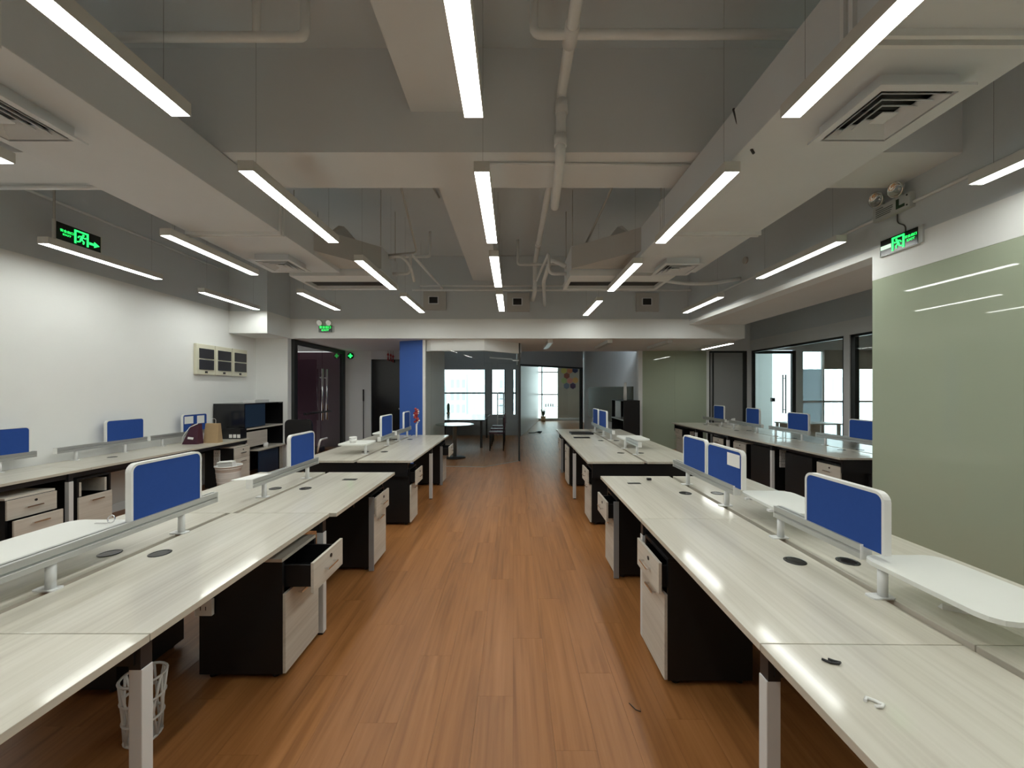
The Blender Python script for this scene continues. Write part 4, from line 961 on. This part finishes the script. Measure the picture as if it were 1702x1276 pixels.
obj('low_top', rel(cabt).box(x0, x1 + 0.08, y0 + 0.25, y1, 0.475, 0.50), 'front_oak', cabt)
d_ = obj('drawer_front', rel(cabt).box(x1 - 0.03, x1 - 0.012, y0 + 0.02, y0 + 0.62, 0.56, 0.82), 'front_oak', cabt)
obj('low_door', rel(cabt).box(x1 + 0.03, x1 + 0.045, y0 + 0.30, y0 + 0.86, 0.05, 0.46), 'navy_door', cabt)
obj('low_side', rel(cabt).box(x1, x1 + 0.06, y1 - 0.12, y1 - 0.10, 0, 0.475), 'front_oak', cabt)
bx = thing('flat_box', 'flat white box lying on the black corner sideboard', 'box', (-4.78, 7.2, 1.31))
obj('carton', rel(bx).box(-4.88, -4.66, 6.95, 7.35, 1.31, 1.352, 0.003), 'white_plastic', bx); obj('lid_edge', rel(bx).box(-4.882, -4.658, 6.948, 7.352, 1.352, 1.36), 'paper', bx)
cp = thing('mug', 'white mug on the low shelf of the corner sideboard', 'mug', (-4.50, 7.0, 0.50))
obj('cup', rel(cp).lathe([(0.03, 0), (0.036, 0.005), (0.04, 0.085), (0.036, 0.085), (0.03, 0.01)], -4.50, 7.0, 0.50, 18), 'white_plastic', cp)
obj('handle', rel(cp).tube([(-4.50, 7.038, 0.565), (-4.50, 7.065, 0.56), (-4.50, 7.065, 0.53), (-4.50, 7.036, 0.52)], 0.005, 6), 'white_plastic', cp)
c2 = thing('bookcase', 'black open bookcase against the corridor wall by the far right bench', 'cabinet', (2.9, 10.0, 0))
x0, x1, y0, y1, zt = 2.70, 3.10, 9.42, 10.55, 1.28
b = rel(c2); b.box(x0, x1, y0, y0 + 0.02, 0, zt); b.box(x0, x1, y1 - 0.02, y1, 0, zt); b.box(x1 - 0.015, x1, y0 + 0.02, y1 - 0.02, 0, zt - 0.02); b.box(x0, x1, y0 + 0.02, y1 - 0.02, zt - 0.02, zt)
obj('carcass', b, 'black_lam', c2)
for z in (0.78, 0.4): obj('shelf', rel(c2).box(x0 - 0.01, x1 - 0.015, y0 + 0.02, y1 - 0.02, z, z + 0.025), 'grey_plastic', c2)
obj('sliding_door', rel(c2).box(x0 + 0.02, x0 + 0.035, y0 + 0.35, y0 + 0.85, 0.81, zt - 0.03), 'grey_glass', c2)
rl_ = thing('paper_roll', 'white paper roll standing on the black bookcase', 'paper roll', (2.79, 9.6, 1.28))
obj('roll', rel(rl_).lathe([(0.045, 0), (0.04, 0.25), (0.03, 0.44), (0.02, 0.44)], 2.79, 9.6, 1.28, 14), 'paper', rl_)
# ------------------------------------------------------------------ office chair by the entrance
oc = thing('office_chair', 'black office chair parked by the entrance behind the far left bench', 'chair', (-3.70, 6.9, 0))
x, y = -3.70, 6.9
obj('seat', rel(oc).prism(rrect(x - 0.24, x + 0.24, y - 0.23, y + 0.24, 0.08), 'z', 0.43, 0.50), 'black_lam', oc)
obj('backrest', rel(oc).prism(rrect(x - 0.23, x + 0.23, 0.58, 1.03, 0.08), 'y', y - 0.28, y - 0.23), 'black_lam', oc)
obj('back_support', rel(oc).box(x - 0.03, x + 0.03, y - 0.26, y - 0.2, 0.42, 0.62), 'black_metal', oc)
obj('column', rel(oc).tube([(x, y, 0.10), (x, y, 0.43)], 0.028, 12), 'chrome', oc)
for s in (-1, 1): obj('armrest', rel(oc).tube(bend([(x + s * 0.24, y - 0.1, 0.44), (x + s * 0.29, y - 0.1, 0.66), (x + s * 0.29, y + 0.15, 0.66)], 0.05), 0.018, 8), 'white_plastic', oc)
for i in range(5):
    a = i * 2 * PI / 5
    g_ = obj('base_spoke', rel(oc).tube([(x, y, 0.11), (x + 0.27 * math.cos(a), y + 0.27 * math.sin(a), 0.075)], 0.018, 8), 'black_metal', oc)
    cx_, cy_ = x + 0.27 * math.cos(a), y + 0.27 * math.sin(a)
    obj('castor', rel(oc).tube([(cx_ - 0.02, cy_, 0.03), (cx_ + 0.02, cy_, 0.03)], 0.03, 10), 'black_metal', oc)

# ------------------------------------------------------------------ bins
def ribbed_bin(label, x, y, r, h):
    t = thing('waste_bin', label, 'bin', (x, y, 0)); pr = [(r * 0.72, 0)]
    n = 7
    for i in range(n):
        z = h * i / n; rr = r * (0.74 + 0.24 * i / n); pr += [(rr * 0.97, z + h / n * 0.15), (rr * 1.03, z + h / n * 0.5), (rr * 0.97, z + h / n * 0.85)]
    pr += [(r, h - 0.02), (r * 1.04, h - 0.01), (r * 1.04, h), (r * 0.96, h), (r * 0.9, h * 0.7), (r * 0.72, 0.02)]
    obj('body', rel(t).lathe(pr, x, y, 0, 32), 'white_plastic', t)
    return t
bn = ribbed_bin('white ribbed waste bin with crumpled paper beside the left wall bench', -4.14, 5.60, 0.165, 0.45)
pb = thing('waste_paper', 'white paper packet sticking out of the ribbed waste bin', 'paper', (-4.14, 5.60, 0.32))
obj('packet', rel(pb).hull8([(-4.26, 5.55, 0.33), (-4.03, 5.55, 0.33), (-4.03, 5.65, 0.33), (-4.26, 5.65, 0.33)], [(-4.25, 5.53, 0.49), (-4.04, 5.53, 0.505), (-4.05, 5.62, 0.51), (-4.24, 5.62, 0.495)]), 'paper', pb)
obj('flap', rel(pb).hull8([(-4.25, 5.53, 0.491), (-4.04, 5.53, 0.506), (-4.05, 5.62, 0.511), (-4.24, 5.62, 0.496)], [(-4.24, 5.5, 0.496), (-4.05, 5.5, 0.512), (-4.06, 5.55, 0.53), (-4.23, 5.55, 0.515)]), 'paper', pb)
lb_ = thing('lattice_basket', 'white lattice basket on the floor behind the nearest left leg', 'basket', (-1.652, 1.72, 0))
x, y = -1.652, 1.72
for z, q in ((0.008, 0.062), (0.095, 0.068), (0.185, 0.074), (0.275, 0.08)):
    obj('hoop', rel(lb_).tube([(x + q * math.cos(2 * PI * i / 24), y + q * math.sin(2 * PI * i / 24), z) for i in range(25)], 0.006, 5, False), 'white_plastic', lb_)
b = rel(lb_)
for i in range(10):
    a0 = 2 * PI * i / 10
    for sg in (-1, 1): b.tube([(x + 0.062 * math.cos(a0), y + 0.062 * math.sin(a0), 0.008), (x + 0.08 * math.cos(a0 + sg * 0.6), y + 0.08 * math.sin(a0 + sg * 0.6), 0.275)], 0.005, 5)
obj('lattice', b, 'white_plastic', lb_)
obj('base', rel(lb_).lathe([(0.062, 0), (0.062, 0.006)], x, y, 0, 20), 'white_plastic', lb_)

# ------------------------------------------------------------------ small things on the benches
def small(name, label, cat, b, m, loc):
    o = obj(name, b.at(*loc) if False else b, m); o.location = loc; tag(o, label, cat); return o
kb = thing('paper_bag', 'brown kraft paper bag standing on the left wall bench', 'bag', (-4.52, 5.80, DZ))
x, y = -4.52, 5.80
obj('bag', rel(kb).hull8([(x - 0.11, y - 0.05, DZ), (x + 0.11, y - 0.05, DZ), (x + 0.11, y + 0.05, DZ), (x - 0.11, y + 0.05, DZ)], [(x - 0.10, y - 0.02, DZ + 0.29), (x + 0.10, y - 0.02, DZ + 0.29), (x + 0.10, y + 0.02, DZ + 0.29), (x - 0.10, y + 0.02, DZ + 0.29)]), 'kraft', kb)
obj('handle', rel(kb).tube(bend([(x - 0.04, y, DZ + 0.29), (x - 0.04, y, DZ + 0.36), (x + 0.04, y, DZ + 0.36), (x + 0.04, y, DZ + 0.29)], 0.03), 0.003, 5), 'paper', kb)
mb = thing('gift_bag', 'dark maroon gift bag with white cord on the left wall bench', 'bag', (-4.66, 5.62, DZ))
x, y = -4.68, 5.66
obj('bag', rel(mb).hull8([(x - 0.14, y - 0.06, DZ), (x + 0.08, y - 0.06, DZ), (x + 0.08, y + 0.06, DZ), (x - 0.14, y + 0.06, DZ)], [(x - 0.02, y - 0.03, DZ + 0.29), (x + 0.08, y - 0.03, DZ + 0.30), (x + 0.08, y + 0.03, DZ + 0.30), (x - 0.02, y + 0.03, DZ + 0.29)]), 'maroon', mb)
obj('cord', rel(mb).tube([(x - 0.14, y - 0.064, DZ + 0.01), (x - 0.12, y - 0.064, DZ + 0.12), (x - 0.03, y - 0.05, DZ + 0.25), (x + 0.07, y - 0.034, DZ + 0.30)], 0.005, 6), 'white_plastic', mb)
obj('bow', rel(mb).hull8([(x - 0.05, y - 0.07, DZ + 0.08), (x + 0.03, y - 0.07, DZ + 0.07), (x + 0.03, y - 0.06, DZ + 0.09), (x - 0.05, y - 0.06, DZ + 0.10)], [(x - 0.05, y - 0.062, DZ + 0.11), (x + 0.03, y - 0.062, DZ + 0.10), (x + 0.03, y - 0.058, DZ + 0.10), (x - 0.05, y - 0.058, DZ + 0.11)]), 'paper', mb)
fo = thing('file_box', 'black desk file box with three white label squares on the left wall bench', 'file box', (-4.55, 6.22, DZ))
x, y = -4.52, 6.22
obj('box', rel(fo).box(x - 0.17, x + 0.13, y - 0.02, y + 0.12, DZ, DZ + 0.16), 'black_lam', fo)
for k in range(3): obj('label_square', rel(fo).box(x - 0.055 + k * 0.065, x - 0.005 + k * 0.065, y - 0.022, y - 0.02, DZ + 0.02, DZ + 0.075), 'paper', fo)
cu_ = thing('cup', 'white cup standing on the far left raised plate', 'cup', (-2.02, 4.86, 0.878))
obj('cup_body', rel(cu_).lathe([(0.036, 0), (0.045, 0.06), (0.045, 0.075), (0.04, 0.075), (0.034, 0.01)], -2.02, 4.86, 0.878, 18), 'white_plastic', cu_)
obj('cup_label', rel(cu_).lathe([(0.0425, 0.02), (0.0445, 0.045)], -2.02, 4.86, 0.878, 18), 'paper', cu_)
orn = thing('ornament', 'small red and white ornament stuck on the end post of the far left bench', 'ornament', (-1.62, 6.45, DZ))
x, y = -1.62, 6.45
obj('stand', rel(orn).tube([(x, y, DZ), (x, y, DZ + 0.22)], 0.015, 8), 'white_plastic', orn)
b = rel(orn)
for i in range(16):
    b.lathe([(0.004, -0.02), (0.022, -0.008), (0.02, 0.012), (0.004, 0.022)], x + random.uniform(-.03, .03), y + random.uniform(-.03, .03), DZ + 0.26 + i * 0.014, 6)
obj('red_beads', b, 'rust' if 'rust' in M else 'red', orn)
b = rel(orn)
for i in range(9):
    b.lathe([(0.004, -0.015), (0.018, 0), (0.004, 0.016)], x + random.uniform(-.05, .05), y + random.uniform(-.03, .03), DZ + 0.22 + i * 0.03, 6)
obj('white_beads', b, 'white_plastic', orn)
kr = thing('key_ring', 'metal key ring lying on the near left raised plate', 'key ring', (-2.02, 1.93, 0.878))
x, y = -2.02, 1.935
obj('ring', rel(kr).tube([(x + 0.018 * math.cos(2 * PI * i / 20), y + 0.004 * math.sin(2 * PI * i / 20), 0.8985 + 0.018 * math.sin(2 * PI * i / 20)) for i in range(21)], 0.0025, 5, False), 'chrome', kr)
obj('key', rel(kr).prism(rrect(x - 0.075, x - 0.012, y - 0.012, y + 0.0, 0.004), 'z', 0.878, 0.881), 'chrome', kr)
for n, (x, y, dx, dy) in enumerate(((-1.45, 3.42, 0.06, 0.028), (1.03, 3.28, 0.055, 0.022))):
    o = obj('black_sticker', B().at(x, y, DZ).box(x - dx, x + dx, y - dy, y + dy, DZ, DZ + 0.0015), 'black_lam'); o.location = (x, y, DZ)
    tag(o, 'black rectangular strip lying on the far desktop of the near %s bench' % ['left', 'right'][n], 'sticker')
o = obj('black_clip', B().at(1.20, 3.40, DZ).box(1.18, 1.215, 3.38, 3.41, DZ, DZ + 0.02, 0.003), 'black_lam'); o.location = (1.20, 3.40, DZ); tag(o, 'tiny black clip near the far edge of the near right bench', 'clip')
hk = thing('black_hook', 'small black hook lying on the nearest right desktop', 'hook', (0.935, 1.12, DZ))
obj('hook', rel(hk).tube([(0.912, 1.138, DZ + .004), (0.925, 1.122, DZ + .004), (0.945, 1.118, DZ + .004), (0.952, 1.122, DZ + .004), (0.94, 1.13, DZ + .004), (0.93, 1.138, DZ + .004)], 0.0035, 6), 'black_metal', hk)
wh = thing('white_hook', 'small white plastic hook lying on the nearest right desktop', 'hook', (0.92, 0.98, DZ))
obj('hook', rel(wh).tube([(0.90, 0.985, DZ + .004), (0.912, 0.995, DZ + .004), (0.925, 0.985, DZ + .004), (0.935, 0.972, DZ + .004), (0.925, 0.966, DZ + .004), (0.91, 0.968, DZ + .004)], 0.004, 6), 'white_plastic', wh)
wp = obj('paper_scrap', B().at(1.60, 1.36, DZ).hull8([(1.56, 1.40, DZ), (1.70, 1.33, DZ), (1.70, 1.34, DZ), (1.565, 1.42, DZ)], [(1.56, 1.40, DZ + 0.02), (1.70, 1.33, DZ + .004), (1.70, 1.335, DZ + .004), (1.562, 1.405, DZ + 0.02)]), 'paper'); wp.location = (1.60, 1.36, DZ)
tag(wp, 'folded white paper scrap under the nearest right raised plate', 'paper')
lp = thing('laptop', 'closed black laptop on the far right bench', 'laptop', (1.22, 7.0, DZ))
obj('body', rel(lp).prism(rrect(1.03, 1.43, 6.82, 7.12, 0.02), 'z', DZ, DZ + 0.014), 'black_lam', lp); obj('lid', rel(lp).prism(rrect(1.03, 1.43, 6.82, 7.12, 0.02), 'z', DZ + 0.015, DZ + 0.024), 'black_lam', lp)
o = obj('black_keyboard', B().at(1.15, 6.38, DZ).box(1.0, 1.26, 6.30, 6.42, DZ, DZ + 0.012, 0.003), 'black_lam'); o.location = (1.15, 6.38, DZ); tag(o, 'flat black slab in front of the laptop on the far right bench', 'keyboard')
fw = obj('floor_thread', B().at(0.60, 1.85, 0).tube([(0.572, 1.90, 0.003), (0.592, 1.86, 0.004), (0.612, 1.85, 0.003), (0.618, 1.875, 0.004), (0.612, 1.85, 0.003), (0.622, 1.80, 0.003)], 0.0022, 5), 'black_metal'); fw.location = (0.60, 1.85, 0)
tag(fw, 'thin dark thread lying on the aisle floor by the near right bench', 'thread')
# paper under first left rail and paper sheets
o = obj('paper_sheet', B().at(-1.96, 2.72, RZ1).prism([(-1.97, 2.68), (-1.84, 2.70), (-1.82, 2.90), (-1.93, 2.88)], 'z', RZ1 + 0.001, RZ1 + 0.0025), 'paper'); o.location = (-1.96, 2.72, RZ1)
tag(o, 'white paper sheet laid over the rail end of the near left bench', 'paper')
# power sockets hanging at the pedestals
def socket(label, x, y, z0, n, face):
    t = thing('power_socket', label, 'socket', (x, y, z0), group='hanging power sockets')
    for k in range(n):
        p = obj('socket_unit', rel(t).box(x - 0.045, x + 0.045, y - 0.02, y, z0 + k * 0.09, z0 + k * 0.09 + 0.086, 0.004), 'white_plastic', t)
        b = rel(t)
        for dx in (-0.014, 0.014): b.box(x + dx - 0.002, x + dx + 0.002, y - 0.021, y - 0.02, z0 + k * 0.09 + 0.03, z0 + k * 0.09 + 0.05)
        obj('socket_hole', b, 'black_metal', p)
socket('white double socket on the pedestal side under the near left bench', -1.635, 2.05, 0.355, 1, 1)
socket('white socket stack under the annex bench left of its white leg', 4.05, 5.795, 0.38, 3, 1)
socket('white socket stack under the annex bench right of its white leg', 4.16, 5.045, 0.42, 2, 1)
socket('white socket stack under the far part of the annex bench', 4.1, 8.84, 0.5, 1, 1)
socket('white socket stack under the far end of the left wall bench', -4.55, 5.925, 0.35, 3, 1)
for n, (x, y, f) in enumerate(((-1.20, 3.29, 1), (0.95, 3.165, -1))):
    t = thing('door_keys', ['metal key in the black side of the far near-left pedestal', 'metal key in the black side of the far near-right pedestal'][n], 'key', (x - 0.15 * f if f > 0 else x + 0.05, y, 0.60))
    xx, yy, zz = t.location
    obj('key_head', rel(t).tube([(xx, yy + 0.01, zz), (xx, yy - 0.03, zz)], 0.012, 8), 'chrome', t); obj('key_blade', rel(t).box(xx - 0.003, xx + 0.003, yy - 0.028, yy - 0.02, zz - 0.05, zz), 'chrome', t)
# hall: black pole, red tags
po = thing('floor_pole', 'thin black pole leaning upright against the grey hall wall', 'pole', (-3.85, 9.9, 0))
obj('shaft', rel(po).tube([(-3.85, 9.9, 0.0), (-3.85, 9.9, 1.25)], 0.012, 8), 'black_metal', po); obj('grip', rel(po).tube([(-3.85, 9.9, 1.25), (-3.85, 9.9, 1.55)], 0.02, 8), 'black_metal', po)
obj('base', rel(po).lathe([(0.12, 0), (0.12, 0.015), (0.02, 0.03)], -3.85, 9.9, 0, 16), 'black_metal', po)
for n, (dx, dz) in enumerate(((0, 0), (0.07, -0.02), (0.13, -0.05))):
    x = -3.24 + dx; t = thing('red_tassel', ['left', 'middle', 'right'][n] + ' red hanging tassel above the black hall door', 'decoration', (x, YF - 0.03, 2.36 + dz), group='red tassels')
    obj('cord', rel(t).tube([(x, YF - 0.03, 2.56), (x, YF - 0.03, 2.50 + dz)], 0.004, 5), 'red', t)
    obj('knot', rel(t).prism([(x - 0.03, 2.45 + dz), (x, 2.40 + dz), (x + 0.03, 2.45 + dz), (x, 2.50 + dz)], 'y', YF - 0.04, YF - 0.02), 'red', t)
    obj('fringe', rel(t).lathe([(0.018, 0), (0.014, 0.10), (0.006, 0.11)], x, YF - 0.03, 2.30 + dz, 8), 'red', t)

# ------------------------------------------------------------------ meeting room furniture
rt = thing('round_table', 'round glass table just inside the meeting room glass', 'table', (-1.33, 8.75, 0))
x, y = -1.33, 8.75
obj('glass_top', rel(rt).lathe([(0.43, 0), (0.435, 0.006), (0.43, 0.012)], x, y, 0.75, 36), 'table_glass', rt)
obj('column', rel(rt).lathe([(0.045, 0.02), (0.045, 0.73), (0.12, 0.735), (0.12, 0.75)], x, y, 0, 16), 'aluminium', rt)
obj('base', rel(rt).lathe([(0.25, 0), (0.25, 0.012), (0.06, 0.025)], x, y, 0, 24), 'black_metal', rt)
lt = thing('long_table', 'long dark meeting table below the meeting room windows', 'table', (-1.5, 11.2, 0))
obj('table_top', rel(lt).box(-2.3, -0.75, 10.1, 12.5, 0.72, 0.75, 0.004), 'black_gloss', lt)
for xx in (-2.2, -0.85):
    for yy in (10.25, 12.35): obj('leg', rel(lt).box(xx - 0.03, xx + 0.03, yy - 0.03, yy + 0.03, 0, 0.72), 'black_metal', lt)
def stool(label, x, y, m):
    t = thing('meeting_chair', label, 'chair', (x, y, 0), group='meeting room chairs')
    obj('seat', rel(t).prism(rrect(x - 0.2, x + 0.2, y - 0.2, y + 0.2, 0.05), 'z', 0.43, 0.47), m, t)
    obj('backrest', rel(t).prism(rrect(y - 0.19, y + 0.19, 0.55, 0.85, 0.06), 'x', x + 0.18, x + 0.21), m, t)
    for sx in (-0.17, 0.17):
        for sy in (-0.17, 0.17): obj('leg', rel(t).tube([(x + sx, y + sy, 0), (x + sx, y + sy, 0.43 if sx < 0 else 0.84)], 0.013, 6), 'black_metal', t)
for n, y in enumerate((9.9, 10.7, 11.5)): stool('dark red chair at the right side of the meeting table, %s of three' % ['nearest', 'middle', 'farthest'][n], -0.42, y, 'maroon')
def wrack(label, x, y):
    t = thing('chair_stack', label, 'rack', (x, y, 0)); b = rel(t)
    for s in (-0.1, 0.1): b.tube([(x + s, y, 0), (x + s, y, 1.45)], 0.02, 8)
    obj('upright', b, 'white_metal', t)
    for k in range(5): obj('rung', rel(t).tube([(x - 0.1, y, 0.35 + k * 0.22), (x + 0.1, y, 0.35 + k * 0.22)], 0.012, 6), 'white_metal', t)
wrack('white ladder rack against the dark wall of the meeting room', -0.42, 12.8)
for n, (x, z) in enumerate(((-2.38, 0.98), (-2.18, 1.0))):
    t = thing('cactus', ['left', 'right'][n] + ' dark potted cactus on the meeting room window sill', 'plant', (x, 12.95, 0.70))
    obj('pot', rel(t).lathe([(0.05, 0), (0.06, 0.08), (0.05, 0.08)], x, 12.95, 0.70, 12), 'kraft', t)
    obj('stem', rel(t).lathe([(0.04, 0.08), (0.05, 0.2), (0.045, z - 0.66), (0.01, z - 0.60)], x, 12.95, 0.70, 10), 'plant_green', t)

# side office desk seen through the glazed wall
od = thing('office_desk', 'white desk inside the side office behind the annex glass', 'desk', (7.1, 9.3, 0))
obj('desktop', rel(od).box(6.5, 7.7, 9.0, 9.6, 0.72, 0.75, 0.003), 'white_plastic', od)
for xx in (6.55, 7.65):
    for yy in (9.05, 9.55): obj('leg', rel(od).box(xx - 0.025, xx + 0.025, yy - 0.025, yy + 0.025, 0, 0.72), 'white_metal', od)
obj('modesty_panel', rel(od).box(6.6, 7.6, 9.53, 9.545, 0.3, 0.72), 'white_plastic', od)
pr = thing('tissue_box', 'small white box on the far end of the annex bench', 'box', (4.9, 8.6, DZ))
obj('carton', rel(pr).box(4.8, 5.0, 8.52, 8.66, DZ, DZ + 0.10, 0.006), 'white_plastic', pr); obj('tissue', rel(pr).hull8([(4.86, 8.57, DZ + .1), (4.94, 8.57, DZ + .1), (4.94, 8.61, DZ + .1), (4.86, 8.61, DZ + .1)], [(4.87, 8.58, DZ + .15), (4.95, 8.585, DZ + .16), (4.95, 8.59, DZ + .16), (4.87, 8.59, DZ + .15)]), 'paper', pr)
